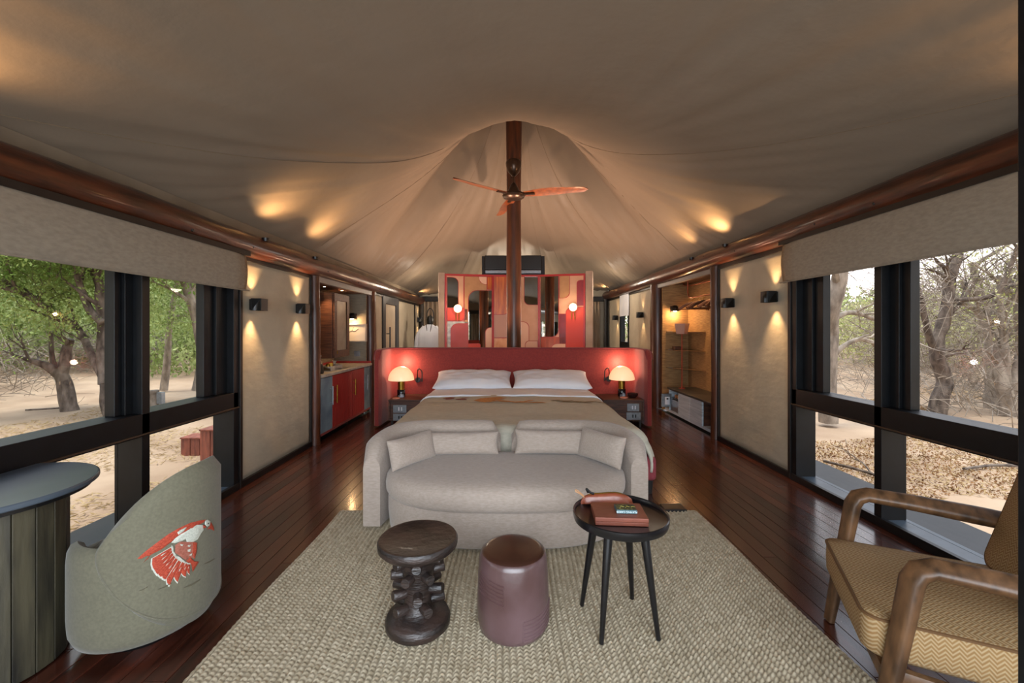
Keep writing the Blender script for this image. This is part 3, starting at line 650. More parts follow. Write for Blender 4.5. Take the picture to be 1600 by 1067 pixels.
# air conditioner above the screen
ac = thing('air_conditioner', (.1, 9.3, 2.8), 'black wall air conditioner above the mirror screen behind the pole', 'air conditioner')
bx(-.53, .72, 9.2, 9.42, 2.70, 3.02).build('body', mBlack, ac, bevel=.02)
bx(-.51, .70, 9.17, 9.2, 2.62, 2.69).build('air_flap', mSteel, ac, bevel=.006); bx(-.53, .72, 9.2, 9.4, 2.57, 2.62).build('lower_housing', mBlack, ac, bevel=.01)
bx(-.6, .8, 9.42, 9.46, 0, 3.04).build('mounting_board', mDark, ac)
# ------------------------------------------------------------------ back corner: curtains, robe, mirror
mCurt = mat('beige_curtain', '8c7b68', 'a39280', rough=.9, scale=5, stretch=(6, 6, .6))
def curtain(x0, x1, y, z0, z1, label, folds, m=mCurt, amp=.035):
    P = []
    n = folds*10
    for i in range(n+1):
        x = x0+(x1-x0)*i/n
        P.append([(x+.01*noise.noise(Vector((x*5, z*2, 0))), y+amp*math.sin(i/10*2*PI+1.2*noise.noise(Vector((x*3, 0, z*.6))))*(1-.35*z/z1), z) for z in np.linspace(z0, z1, 10)])
    o = MB().grid(P).build('curtain', m, smooth=True, solid=.006, label=label, cat='curtain'); return o
curtain(-2.33, -.9, YB-.17, .02, 2.14, 'pleated beige curtain on the back wall left of the mirror screen', 13)
curtain(1.35, 2.42, YB-.17, .02, 2.14, 'pleated beige curtain on the back wall right of the mirror screen', 11)
curtain(1.95, 2.6, YF+.2, .02, 2.1, 'pleated striped curtain by the front right corner behind the camera', 7)
curtain(-2.3, -1.7, YF+.2, .02, 2.1, 'pleated striped curtain by the front left corner behind the camera', 7)
log('corner_post', (-2.30, 11.16, 0), (-2.30, 11.16, 2.15), .06, mDark, 'dark corner post by the left back curtain', n=12, seed=8); log('corner_post', (2.56, 11.16, 0), (2.56, 11.16, 2.2), .05, mDark, 'dark corner post by the right back curtain', n=12, seed=9)
cs = thing('coat_stand', (-1.85, 9.9, 0), 'dark coat stand with a looped top in the back left corner', 'coat stand')
MB().tube([(-1.85, 9.95, 0), (-1.85, 9.95, 1.75)], .015, 8).build('pole', mBlack, cs, smooth=True)
MB().lathe([(.18, 0), (.18, .015), (.02, .03)], 20, None, -1.85, 9.95).build('base', mBlack, cs, smooth=True)
MB().tube([(-1.85+.1*math.cos(a)*.8, 9.95, 1.72+.18*math.sin(a)) for a in np.linspace(0, 2*PI, 25)], .012, 8).build('loop', mBlack, cs, smooth=True)
MB().lathe([(0, 1.5), (.07, 1.53), (.09, 1.64), (.05, 1.72), (0, 1.73)], 14, None, -1.85, 9.93).build('hat', mBlack, smooth=True, label='dark hat hung on the coat stand above the robe', cat='hat')
rb = thing('bathrobe', (-1.85, 9.8, 1.5), 'white bathrobe with dark piping hanging on the coat stand', 'bathrobe')
P = []
for i in range(37):
    a = 2*PI*i/36; row = []
    for z in np.linspace(1.52, .35, 16):
        t = (1.52-z)/1.17; wx = .07+.2*min(1, t*7)**.6+.05*t; wy = .04+.07*min(1, t*5)
        f = 1+.10*math.sin(a*7+2*noise.noise(Vector((a, z*2, 0))))*min(1, t*3)
        row.append((-1.83+wx*math.cos(a)*f, 9.78+wy*math.sin(a)*f, z))
    P.append(row)
MB().grid(P).build('robe_body', mWhite, rb, smooth=True)
MB().tube(spline([(-1.9, 9.73, 1.52), (-1.87, 9.69, 1.3), (-1.84, 9.67, 1.05)]), .008, 6).tube(spline([(-1.78, 9.73, 1.52), (-1.81, 9.69, 1.3), (-1.83, 9.67, 1.05)]), .008, 6).build('piping', mDark, rb, smooth=True)
for sg in (-1, 1): MB().tube(spline([(-1.83+sg*.12, 9.79, 1.46), (-1.83+sg*.27, 9.78, 1.25), (-1.83+sg*.31, 9.77, .9)]), .06, 10).build('sleeve', mWhite, rb, smooth=True)
mr = thing('arched_mirror', (1.75, 10.95, 0), 'tall arched standing mirror in front of the right back curtain', 'mirror')
arch = rrect(1.42, -1.95, 1.95, -.3, .26, .26); arch2 = rrect(1.44, -1.93, 1.93, -.32, .24, .24)
MB().prism(arch, 10.95, 10.98, lambda u, w, d: (u, d, -w)).build('frame', mDark, mr)
MB().prism(arch2, 10.94, 10.95, lambda u, w, d: (u, d, -w)).build('pane', mMirror, mr)
for x in (1.47, 1.87): bx(x, x+.03, 10.93, 11.05, 0, .31).build('leg', mDark, mr)
# ------------------------------------------------------------------ fan
fan = thing('ceiling_fan', (PX-.01, 6.5, 3.49), 'three-bladed wooden fan hanging in front of the centre pole', 'fan')
fx, fy, fz = PX-.01, 6.5, 3.49
mBronze = mat('bronze_fan_metal', '4a3a30', rough=.3, metal=.8); mBlade = mat('fan_blade_wood', '5e2c14', '84451f', rough=.35, scale=4, stretch=(4, 4, 4), coat=.3)
MB().lathe([(0, 3.75), (.03, 3.76), (.09, 3.83), (.115, 3.9), (.12, 3.97), (.1, 4.0), (0, 4.0)], 24, None, fx, fy).build('ceiling_cup', mBronze, fan, smooth=True)
MB().tube([(fx, fy, 3.5), (fx, fy, 3.78)], .017, 10).build('down_rod', mBronze, fan, smooth=True)
MB().lathe([(.02, 3.66), (.05, 3.62), (.09, 3.53), (.10, 3.5), (.16, 3.49), (.175, 3.46), (.16, 3.43), (.09, 3.405), (0, 3.40)], 28, None, fx, fy).build('motor', mBronze, fan, smooth=True)
bx(fx-.04, fx+.04, fy, PY-.1, 3.93, 3.98).build('bracket', mBronze, fan, bevel=.005)
for a in (-17, -137, 103):
    T = frame_T((fx, fy, fz-.02), math.radians(a)) @ Matrix.Rotation(math.radians(-13), 4, 'X')
    P = []
    for k in range(18):
        u = .16+.97*k/17; t = k/17; wd = .105*math.sin(min(1, .22+t*1.05)*PI*.78)**.7*(1 if t < .93 else math.sqrt(max(0.02, (1-t)/.07)))
        P.append([T @ Vector((u, wd*s_-.02*math.sin(t*PI), .012*(1-s_*s_)-.02*t+q)) for s_, q in ((-1, 0), (-.5, .004), (0, .006), (.5, .004), (1, 0), (.5, -.004), (0, -.006), (-.5, -.004))])
    MB().grid(P, closed_v=True).build('blade', mBlade, fan, smooth=True)
    MB().tube([T @ Vector((.1, 0, 0)), T @ Vector((.33, 0, -.012))], [.03, .024], 8, sq=(1.2, .4)).build('blade_arm', mBronze, fan, smooth=True)
# ------------------------------------------------------------------ headboard
def sweep(path, sect, closed=False, cap=True):
    """path: plan points (x,y); sect(i,t)-> list of (offset to the right, z)"""
    n = len(path); P = []
    for i, (x, y) in enumerate(path):
        a = Vector(path[max(i-1, 0)]); b = Vector(path[min(i+1, n-1)]); d = (b-a).normalized(); r = Vector((d.y, -d.x))
        P.append([(x+r.x*o, y+r.y*o, z) for o, z in sect(i, i/(n-1))])
    m = MB().grid(P, closed_v=True)
    if cap:
        k = len(P[0]); m.f.append(tuple(range(k))); m.f.append(tuple((n-1)*k+j for j in reversed(range(k))))
    return m
def plan_path(pts, rad, n=8):
    out = [Vector(pts[0])]
    for i in range(1, len(pts)-1):
        p = Vector(pts[i]); a = (Vector(pts[i-1])-p); b = (Vector(pts[i+1])-p); r = min(rad, a.length*.95, b.length*.95)
        A = p+a.normalized()*r; B = p+b.normalized()*r
        for k in range(n+1):
            t = k/n; out.append(A*(1-t)**2+p*2*t*(1-t)+B*t*t)
    out.append(Vector(pts[-1])); res = [out[0]]
    for q in out[1:]:
        L = (q-res[-1]).length
        if L < 1e-4: continue
        m_ = max(1, int(L/.06))
        s0 = res[-1].copy()
        for k in range(1, m_+1): res.append(s0.lerp(q, k/m_))
    return [tuple(q) for q in res]
HB = thing('headboard', (.06, 6.6, 0), 'tall curved red upholstered headboard wrapping bed and both nightstands', 'headboard')
hp = plan_path([(-1.88, 6.0), (-1.88, 6.66), (2.0, 6.66), (2.0, 6.0)], .16)
def hsec(i, t):
    x, y = hp[i]; e = min(1, max(0, (y-6.0)/.14)); top = 1.12-.13*(1-math.sqrt(max(0, 1-(1-e)**2))); w = .05*(.55+.45*math.sqrt(max(0, 1-(1-min(1, (y-6.0)/.05))**2)))
    return [(-w, .03), (-w, top-.04), (-w*.8, top-.015), (-w*.4, top), (w*.4, top), (w*.8, top-.015), (w, top-.04), (w, .03)]
sweep(hp, hsec).build('upholstery', mRed, HB, smooth=True)
for sg in (-1, 1):
    o_ = .052*sg
    pts = []
    for i, (x, y) in enumerate(hp):
        a = Vector(hp[max(i-1, 0)]); b = Vector(hp[min(i+1, len(hp)-1)]); d = (b-a).normalized(); e = min(1, max(0, (y-6.0)/.14)); top = 1.12-.13*(1-math.sqrt(max(0, 1-(1-e)**2)))
        pts.append((x+d.y*o_*.85, y-d.x*o_*.85, top-.014))
    MB().tube(pts, .005, 6).build('piping', mBurg, HB, smooth=True)
# ------------------------------------------------------------------ nightstands with lamps
def nightstand(x0, x1, label, plates):
    t = thing('nightstand', ((x0+x1)/2, 6.3, 0), label, 'nightstand')
    MB().box(x0, x1, 6.02, 6.58, .375, .40).box(x0, x0+.025, 6.03, 6.58, .12, .375).box(x1-.025, x1, 6.03, 6.58, .12, .375).box(x0, x1, 6.03, 6.58, .10, .125).box(x0+.025, x1-.025, 6.56, 6.58, .12, .375).build('carcass', mWalnut, t, bevel=.003)
    bx(x0+.028, x1-.028, 6.035, 6.06, .128, .372).build('drawer', mWalnut, t, bevel=.003)
    for x in (x0+.03, x1-.06):
        for y in (6.06, 6.5): bx(x, x+.03, y, y+.03, 0, .1).build('leg', mDark, t)
    for (a, b, z0, z1) in plates:
        p = bx(a, b, 6.022, 6.036, z0, z1).build('switch_plate', mSteel, t, bevel=.003)
        mid = (a+b)/2
        MB().box(mid-.02, mid-.004, 6.016, 6.022, z0+.03, z1-.03).box(mid+.02, mid+.035, 6.016, 6.022, z0+.03, z1-.03).build('rocker', mBlack if z0 < .2 else mWhite, p)
    return t
nightstand(-1.72, -1.14, 'walnut nightstand left of the bed with steel switch plates', [(-1.65, -1.46, .215, .325), (-1.65, -1.46, .10, .2)])
nightstand(1.35, 1.93, 'walnut nightstand right of the bed with steel switch plates', [(1.69, 1.86, .235, .345), (1.68, 1.88, .115, .22)])
mShade = mat('lit_glass_dome', 'f3dfc2', rough=.4, emit='ffcf96', estr=.5)
def dome_lamp(x, y, label):
    z = .40; t = thing('table_lamp', (x, y, z), label, 'table lamp')
    MB().lathe([(.056, z+.001), (.058, z+.004), (.058, z+.11), (.056, z+.112)], 28, None, x, y).build('marble_base', mMarble, t, smooth=True)
    MB().lathe([(.05, z+.112), (.05, z+.26), (.03, z+.262)], 28, None, x, y).build('brass_stem', mBrass, t, smooth=True)
    R = .188; zb = z+.25
    MB().lathe([(R-.008, zb), (R, zb+.003)]+[(R*math.cos(a), zb+.004+.20*math.sin(a)) for a in np.linspace(.05, PI/2, 16)], 40, None, x, y).build('glass_dome', mShade, t, smooth=True)
    lamp('bedside_light', 'POINT', (x, 6.49, zb+.25), 6.5, (1, .64, .42), .04); lamp('bedside_light', 'POINT', (x, y, zb-.05), 1.0, (1, .6, .3), .06)
    for k in range(0): pass
dome_lamp(-1.60, 6.28, 'brass and marble lamp with a glowing glass dome on the left nightstand')
dome_lamp(1.70, 6.36, 'brass and marble lamp with a glowing glass dome on the right nightstand')
MB().lathe([(0, .401), (.055, .401), (.058, .407), (.055, .414), (0, .416)], 24, None, -1.63, 6.12).build('coaster', mPink, smooth=True, label='round pink coaster in front of the left bedside lamp', cat='coaster')
MB().lathe([(0, .401), (.055, .401), (.058, .407), (.055, .414), (0, .416)], 24, None, 1.68, 6.17).build('coaster', mPink, smooth=True, label='round pink coaster in front of the right bedside lamp', cat='coaster')
MB().lathe([(0, .402), (.05, .402), (.075, .43), (.08, .46), (.074, .46), (.068, .43), (.045, .41), (0, .41)], 20, None, 1.83, 6.24).build('glass_bowl', mat('dark_glassware', '4a2c2a', rough=.08, trans=.6), smooth=True, label='small dark glass bowl beside the right bedside lamp', cat='bowl')
def reading(x, z, sg, label):
    t = thing('reading_light', (x, 6.6, z), label, 'reading light')
    MB().lathe([(0, 0), (.042, 0), (.042, .02), (0, .022)], 20, frame_T((x, 6.61, z), 0, PI/2)).build('wall_mount', mBlack, t, smooth=True)
    MB().tube(spline([(x, 6.59, z), (x+sg*.0, 6.56, z+.10), (x+sg*.03, 6.5, z+.18), (x+sg*.085, 6.48, z+.14), (x+sg*.09, 6.47, z+.03)]), .008, 8).build('flex_arm', mBlack, t, smooth=True)
    MB().tube([(x+sg*.09, 6.47, z+.04), (x+sg*.091, 6.468, z-.01)], .013, 8).build('head', mBlack, t, smooth=True)
reading(-1.42, .615, 1, 'black flexible reading light on the headboard right of the left lamp')
reading(1.56, .63, -1, 'black flexible reading light on the headboard left of the right lamp')
# ------------------------------------------------------------------ bed
bed = thing('bed', (.035, 5, 0), 'king bed on a burgundy upholstered base', 'bed')
bx(-1.16, 1.25, 3.55, 6.58, .12, .33).build('base', mBurg, bed, bevel=.04, seg=3); bx(-1.1, 1.17, 3.68, 6.58, .34, .50).build('mattress', mWhite, bed, bevel=.06, seg=3)
for x in (-1.08, 1.205):
    for y in (3.62, 6.4): MB().lathe([(.022, 0), (.032, .125)], 12, None, x, y).build('leg', mDark, bed, smooth=True)
BXC = .035
def bed_section(s, y, off=0, half=1.18, zt=.535, drop=.27):
    """s: arc position across the bed, 0 at its middle"""
    a = abs(s); sg = 1 if s > 0 else -1; R = .12+off; flat = half-R
    if a < flat: x, z = a, zt+off
    elif a < flat+R*PI/2:
        t = (a-flat)/R; x = flat+R*math.sin(t); z = zt+off-R*(1-math.cos(t))
    else:
        q = a-flat-R*PI/2; x = half+off+q*.10+.02*math.sin(q*14); z = zt-R+off-q*.98
    z -= .03*(min(a, half)/half)**4
    return BXC+sg*x, z
def bed_cloth(name, m, y0, y1, off, drop, label, cat, ny=60, foot=False, seed=0):
    L = 1.18-.12+.12*PI/2+drop; P = []
    for j in range(ny+1):
        y = y0+(y1-y0)*j/ny; row = []
        for i in range(81):
            s = -L+2*L*i/80; x, z = bed_section(s, y, off)
            side = max(0, abs(s)-1.0)
            w = .016*noise.noise(Vector((s*2.2, y*1.5, seed)))+.006*noise.noise(Vector((s*7, y*5, seed+3)))
            fold = .012*math.sin(y*7+2*noise.noise(Vector((y, seed, 0))))*min(1, side*3)
            yy = y
            if foot and j < 8:
                t = (8-j)/8; z = z-.42*t**4*max(0, 1-side*5); yy = y0+.005+(y1-y0)*8/ny*(1-t)**1.2*(1 if side == 0 else 1); x -= (1 if s > 0 else -1)*.07*t*t*min(1, side*5)
            row.append((x+(1 if s > 0 else -1)*fold, yy, max(z+w, .05)))
        P.append(row)
    o = MB().grid(P).build(name, m, smooth=True, solid=.02, label=label, cat=cat)
    return o
blk = bed_cloth('blanket', mBlanket, 3.54, 5.38, .012, .20, 'grey-green embroidered blanket spread over the lower bed', 'blanket', foot=True)
dv = bed_cloth('duvet', mWhite, 5.34, 6.0, .03, .2, 'white duvet folded back below the pillows', 'duvet', ny=24, seed=5)
def blanket_z(x, y):
    s = x-BXC; return bed_section(s, y, .012)[1]+.016*noise.noise(Vector((s*2.2, y*1.5, 0)))+.006*noise.noise(Vector((s*7, y*5, 3)))+.012
def emb(outs, m, name):
    b = MB()
    for out in outs:
        c = Vector((sum(p[0] for p in out)/len(out), sum(p[1] for p in out)/len(out)))
        i0 = len(b.v); ring = out
        b.v.append((c.x, c.y, blanket_z(c.x, c.y)+.005))
        for x, y in ring: b.v.append((x, y, blanket_z(x, y)+.003))
        for k in range(len(ring)): b.f.append((i0, i0+1+k, i0+1+(k+1) % len(ring)))
    return b.build(name, m, blk)
def leaf(x, y, L, a, w=.22):
    ca, sa = math.cos(a), math.sin(a)
    return [(x+ca*u*L-sa*v*L*w, y+sa*u*L+ca*v*L*w) for u, v in ((0, 0), (.3, .8), (.6, 1), (.85, .6), (1, 0), (.8, -.5), (.5, -.8), (.25, -.6))]
eOch = mat('ochre_embroidery', 'a8672a', 'c28a4a', rough=.8, scale=30); eBrn = mat('brown_embroidery', '6b3222', '854030', rough=.8, scale=30); eGry = mat('pale_embroidery', '9d9a8c', rough=.8); eOlv = mat('olive_embroidery', '6f5a38', '8a7448', rough=.8, scale=30)
emb([leaf(-.82, 5.2, .17, .2, .35), leaf(-.66, 5.17, .18, -.5, .3), leaf(-.78, 5.12, .14, .6, .3), leaf(-.6, 5.2, .12, .1)], eBrn, 'embroidered_bird')
emb([leaf(-.42, 5.02+.0*k, .26+.03*k, -.75+.2*k, .12) for k in range(7)]+[leaf(-.4, 5.05, .2, 0.1, .4), leaf(-.2, 5.0, .3, -.35, .1), leaf(-.22, 4.95, .36, -.25, .08)], eOch, 'embroidered_bird')
emb([leaf(.04, 4.86, .18, .1, .35), leaf(.16, 4.9, .16, .5, .2), leaf(.18, 4.86, .26, -.2, .12)], eOch, 'embroidered_bird')
emb([leaf(.48+.06*k, 4.93, .2, (-1)**k*.35+.1, .12) for k in range(7)], eOlv, 'embroidered_branch')
emb([leaf(.9+.11*k, 4.98+.03*k, .22, (-1)**k*.4+.2, .08) for k in range(4)], eOlv, 'embroidered_branch')
emb([leaf(-1.0+.16*k, 4.95-.03*k+.05*(k % 2), .22, (-1)**k*.3, .06) for k in range(8)], eGry, 'embroidered_branch')
for k, (x, z, y, w, h, tl, lb) in enumerate(((-.50, .555, 6.24, 1.0, .15, .12, 'lower white pillow on the left half of the bed'), (.60, .555, 6.24, 1.0, .15, .12, 'lower white pillow on the right half of the bed'),
                                             (-.52, .66, 6.22, 1.12, .2, .28, 'upper white pillow on the left half of the bed'), (.62, .66, 6.22, 1.12, .2, .28, 'upper white pillow on the right half of the bed'))):
    cushion(w, .60, h, frame_T((x, y, z), .01*(-1)**k, tl), n=30, puff=.42, wr=.02, seed=k*3).build('pillow', mWhite, smooth=True, label=lb, cat='pillow')
# ------------------------------------------------------------------ settee
ST = thing('settee', (-.02, 3.1, 0), 'curved beige linen settee with a split back at the foot of the bed', 'sofa')
SX = -.022
def back_half(sg):
    pth = plan_path([(SX+sg*.045, 3.47), (SX+sg*.93, 3.47), (SX+sg*.93, 2.93)], .42, 14)
    if sg < 0: pass
    n = len(pth)
    def sec(i, t):
        x, y = pth[i]; e = min(i, n-1-i); de = 0
        L0 = sum(math.dist(pth[k], pth[k+1]) for k in range(0, i)); L1 = sum(math.dist(pth[k], pth[k+1]) for k in range(i, n-1))
        top = .66-.05*max(0, min(1, (3.35-y)/.4)); 
        r0 = .11; c = 1
        if L0 < r0: c = math.sqrt(max(.0, 1-(1-L0/r0)**2)); top = top-.12*(1-c)
        if L1 < .09: c = math.sqrt(max(.0, 1-(1-L1/.09)**2)); top = top-.10*(1-c)
        w = .082*(.72+.28*c) if L0 < r0 or L1 < .09 else .082
        out = []
        zb = .035 if (abs(x-SX) > .6) else .035
        for a in np.linspace(0, PI, 9): out.append((w*math.cos(a), top-.075+.075*math.sin(a)))
        out = [(w, zb)]+out+[(-w, zb)]
        return out
    return sweep(pth, sec)
for sg in (-1, 1): back_half(sg).build('back_and_arm', mLinen, ST, smooth=True)
def dshape(hw, yb, yf, n=40, rc=.2):
    pts = []
    for k in range(n+1):
        a = PI*k/n; c = math.cos(a); s_ = math.sin(a)
        x = hw*math.copysign(abs(c)**.72, c); y = yb-.32-(yb-.32-yf)*s_**.9
        pts.append((SX+x, y))
    pts += [(SX-hw*.98, yb-.08), (SX-hw*.85, yb), (SX+hw*.85, yb), (SX+hw*.98, yb-.08)]
    return pts
def slab(out, levels):       # levels: (scale inset, z)
    cx = SX; cy = 3.05; P = []
    for ins, z in levels: P.append([(cx+(x-cx)*(1-ins), cy+(y-cy)*(1-(ins*1.6 if ins < .1 else ins*.93+.067)), z) for x, y in out])
    m = MB().grid(P, closed_v=True); k = len(out); m.f.append(tuple(reversed(range(k)))); 
    # domed top
    i0 = (len(levels)-1)*k; m.v.append((cx, cy, levels[-1][1]+.004)); c = len(m.v)-1
    for j in range(k): m.f.append((i0+j, i0+(j+1) % k, c))
    return m
slab(dshape(.84, 3.42, 2.60), [(.03, .035), (.012, .05), (.0, .15), (.0, .24), (.02, .262)]).build('seat_base', mLinen, ST, smooth=True)
slab(dshape(.85, 3.42, 2.575), [(.05, .262), (.012, .275), (-.004, .30), (-.008, .34), (0, .38), (.02, .405), (.06, .422), (.14, .434), (.3, .44), (.6, .446), (.9, .448)]).build('seat_cushion', mLinen, ST, smooth=True)
for k, (x, y, z, w, h, rz, lb) in enumerate(((-.385, 3.27, .52, .62, .175, .05, 'long beige bolster on the left half of the settee back'), (.345, 3.27, .53, .60, .185, -.05, 'long beige bolster on the right half of the settee back'),
                                             (-.70, 3.07, .53, .42, .21, .98, 'short beige cushion tucked into the left corner of the settee'), (.67, 3.08, .545, .42, .22, -.98, 'short beige cushion tucked into the right corner of the settee'))):
    cushion(w, h, .12, frame_T((x, y, z), rz, PI/2-.28), n=20, puff=.45, wr=.01, seed=k*5).build('cushion', mLinen, smooth=True, label=lb, cat='cushion')
# ------------------------------------------------------------------ rug
RX0, RX1, RY0, RY1 = -1.285, 1.435, .72, 3.24
nx = 460; ny = 420
gx = np.linspace(RX0, RX1, nx); gy = np.linspace(RY0, RY1, ny)
X, Y = np.meshgrid(gx, gy)
cw, cl = .029, .022
row = np.floor(X/cw); jit = rng.random(400)
ph = jit[(row.astype(int)) % 400]*.6
Z = .002+.019*np.abs(np.sin(PI*X/cw))**.7*(.35+.65*np.abs(np.sin(PI*(Y/cl+ph+ .25*np.sin(2*PI*X/cw))))**.8)
edge = np.minimum(np.minimum(X-RX0, RX1-X), np.minimum(Y-RY0, RY1-Y)); Z = np.where(edge < .004, .0005, Z)
Z += .0015*rng.random(Z.shape)*(edge > .004)
V = np.stack([X+.006*np.sin(Y*5), Y, Z], -1).reshape(-1, 3)
idx = np.arange(nx*ny).reshape(ny, nx); Fq = np.stack([idx[:-1, :-1], idx[:-1, 1:], idx[1:, 1:], idx[1:, :-1]], -1).reshape(-1, 4)
me = bpy.data.meshes.new('rug'); me.vertices.add(len(V)); me.vertices.foreach_set('co', V.astype(np.float32).ravel())
me.loops.add(Fq.size); me.loops.foreach_set('vertex_index', Fq.astype(np.int32).ravel()); me.polygons.add(len(Fq))
me.polygons.foreach_set('loop_start', np.arange(0, Fq.size, 4, dtype=np.int32)); me.polygons.foreach_set('use_smooth', np.ones(len(Fq), bool)); me.update(calc_edges=True)
mRug = mat('jute_rug', '96886f', 'b8ab93', rough=.95, scale=34, stretch=(1.1, 1.3, 1), lo=.3, hi=.7, detail=2)
me.materials.append(mRug); rug = bpy.data.objects.new('rug', me); COL.objects.link(rug); tag(rug, 'large woven natural jute rug under the settee and stools', 'rug')
for pts in ([(RX0, RY0, .007), (RX0, RY1, .007)], [(RX1, RY0, .007), (RX1, RY1, .007)], [(RX0, RY1, .007), (RX1, RY1, .007)]):
    q = [Vector(pts[0]).lerp(Vector(pts[1]), k/150) for k in range(151)]
    MB().tube([(p.x+.006*math.sin(p.y*5), p.y, .007) for p in q], [.006+.003*(k % 2) for k in range(151)], 6).build('edge_binding', mRug, rug, smooth=True)
RZ = .0165
# ------------------------------------------------------------------ carved stool
cx, cy = -.425, 1.98
cs_ = thing('carved_stool', (cx, cy, RZ), 'dark carved wooden stool studded with round pegs', 'stool')
MB().lathe([(.0, .385), (.10, .385), (.165, .378), (.183, .395), (.185, .42), (.178, .43), (.165, .431), (.155, .425), (.06, .421), (0, .42)], 48, None, cx, cy).build('seat', mEbony, cs_, smooth=True)
MB().lathe([(.0, RZ), (.135, RZ), (.148, .03), (.15, .055), (.14, .075), (.10, .085), (.07, .11), (.062, .14), (.064, .2), (.072, .26), (.082, .31), (.095, .35), (.12, .386)], 40, None, cx, cy).build('trunk', mEbony, cs_, smooth=True)
rings = [(.115, 5, .2), (.19, 6, .75), (.26, 6, .25), (.325, 6, .7)]
for z, n_, a0 in rings:
    for k in range(n_):
        a = a0+2*PI*k/n_+random.uniform(-.12, .12); zz = z+random.uniform(-.012, .012)
        d = Vector((math.cos(a), math.sin(a), .12)); p = Vector((cx, cy, zz))
        MB().tube([p+d*.05, p+d*.118, p+d*.123], [.021, .0235, .020], 14).build('peg', mEbony, cs_, smooth=True)
# ------------------------------------------------------------------ ceramic drum stool
cx, cy = .02, 1.99
cd = thing('ceramic_stool', (cx, cy, RZ), 'mauve glazed ceramic drum stool with incised ridges', 'stool')
MB().lathe([(0, RZ), (.148, RZ), (.158, .025), (.166, .06), (.168, .15), (.164, .27), (.158, .34), (.150, .362), (.135, .372)], 64, None, cx, cy).build('body', mGlaze, cd, smooth=True)
MB().lathe([(.148, .363), (.14, .371), (.12, .376), (0, .378)], 48, None, cx, cy).build('top', mGlazeTop, cd, smooth=True)
def drum_r(z): return float(np.interp(z, [.025, .06, .15, .27, .34], [.158, .166, .168, .164, .158]))
for grp, a0, a1, zs in ((0, 205, 255, (.20, .216, .232, .248, .264, .280)), (1, 285, 352, (.045, .062, .079, .096, .113, .130))):
    for z in zs:
        pts = []
        for k in range(15):
            a = math.radians(a0+(a1-a0)*k/14); zz = z+(.018*(1-k/14) if grp == 0 else .022*(k/14)**2); pts.append((cx+drum_r(zz)*math.cos(a), cy+drum_r(zz)*math.sin(a), zz))
        MB().tube(pts, .0052, 6).build('ridge', mGlaze, cd, smooth=True)
    a = math.radians(a1 if grp == 0 else a0)
    MB().tube([(cx+drum_r(z)*math.cos(a), cy+drum_r(z)*math.sin(a), z) for z in zs], .003, 6).build('ridge', mGlaze, cd, smooth=True)
# ------------------------------------------------------------------ tray table and the things on it
tx, ty = .527, 2.0
tt = thing('tray_table', (tx, ty, RZ), 'round black wooden tray table on four splayed legs', 'side table')
MB().lathe([(0, .497), (.20, .497), (.216, .502), (.221, .52), (.221, .538), (.217, .541), (.213, .538), (.211, .52), (.2, .516), (0, .515)], 64, None, tx, ty).build('tray_top', mBlackWood, tt, smooth=True)
for (bx_, by_) in ((.366, 2.12), (.635, 2.175), (.408, 1.862), (.668, 1.885)):
    d = Vector((bx_-tx, by_-ty)); tpt = Vector((tx, ty))+d*.62
    MB().tube([(bx_, by_, RZ), (tpt.x, tpt.y, .50)], [.0105, .0215], 16).build('leg', mBlackWood, tt, smooth=True)
bxT = frame_T((.515, 1.985, .5165), math.radians(-4))
lb_ = thing('leather_box', (.515, 1.985, .5165), 'flat brown leather game box on the black tray table', 'box')
MB().box(-.118, .118, -.085, .085, 0, .016, bxT).build('base', mBox, lb_, bevel=.002); MB().box(-.119, .119, -.086, .086, .0165, .036, bxT).build('lid', mBox, lb_, bevel=.003)
cT = frame_T((.545, 1.975, .5535), math.radians(-3))
cb_ = thing('card_box', (.545, 1.975, .5535), 'small green playing cards packet lying on the brown leather box', 'card packet')
MB().box(-.046, .046, -.033, .033, 0, .017, cT).build('packet', mat('teal_card_packet', '3d5a60', rough=.5), cb_, bevel=.001)
MB().box(-.044, .044, -.031, .031, .017, .0176, cT).build('printed_top', mat('green_card_print', '1c2a1c', '5f6434', rough=.5, scale=70, lo=.5, hi=.6), cb_)
for k in range(3): MB().tube([cT @ Vector((-.03+.028*k, -.02+.01*k, .018)), cT @ Vector((-.02+.028*k, .008, .0182)), cT @ Vector((-.005+.024*k, .0, .018))], .0012, 5).build('printed_ornament', mat('card_yellow', 'a59a4a', rough=.5), cb_)
fc = bpy.data.curves.new('lettering', 'FONT'); fc.body = 'PLAYING CARDS'; fc.size = .0125; fc.align_x = 'CENTER'; fc.align_y = 'CENTER'; fc.extrude = .0002
fo = bpy.data.objects.new('lettering', fc); COL.objects.link(fo); fo.parent = cb_
fo.matrix_local = Matrix.Translation(-Vector((.545, 1.975, .5535))) @ cT @ Matrix.Translation((0, -.0335, .0085)) @ Matrix.Rotation(PI/2, 4, 'X') @ Matrix.Rotation(PI, 4, 'Z')
fc.materials.append(mat('card_lettering', 'd5e3e2', rough=.5))
bpy.context.view_layer.update(); lm = bpy.data.meshes.new_from_object(fo.evaluated_get(bpy.context.evaluated_depsgraph_get())); lmat = fo.matrix_local.copy(); bpy.data.objects.remove(fo)
fo = bpy.data.objects.new('lettering', lm); COL.objects.link(fo); fo.parent = cb_; fo.matrix_local = lmat
po = thing('leather_pouch', (.49, 2.135, .5165), 'tan leather zip pouch lying behind the box on the tray table', 'pouch')
P = []
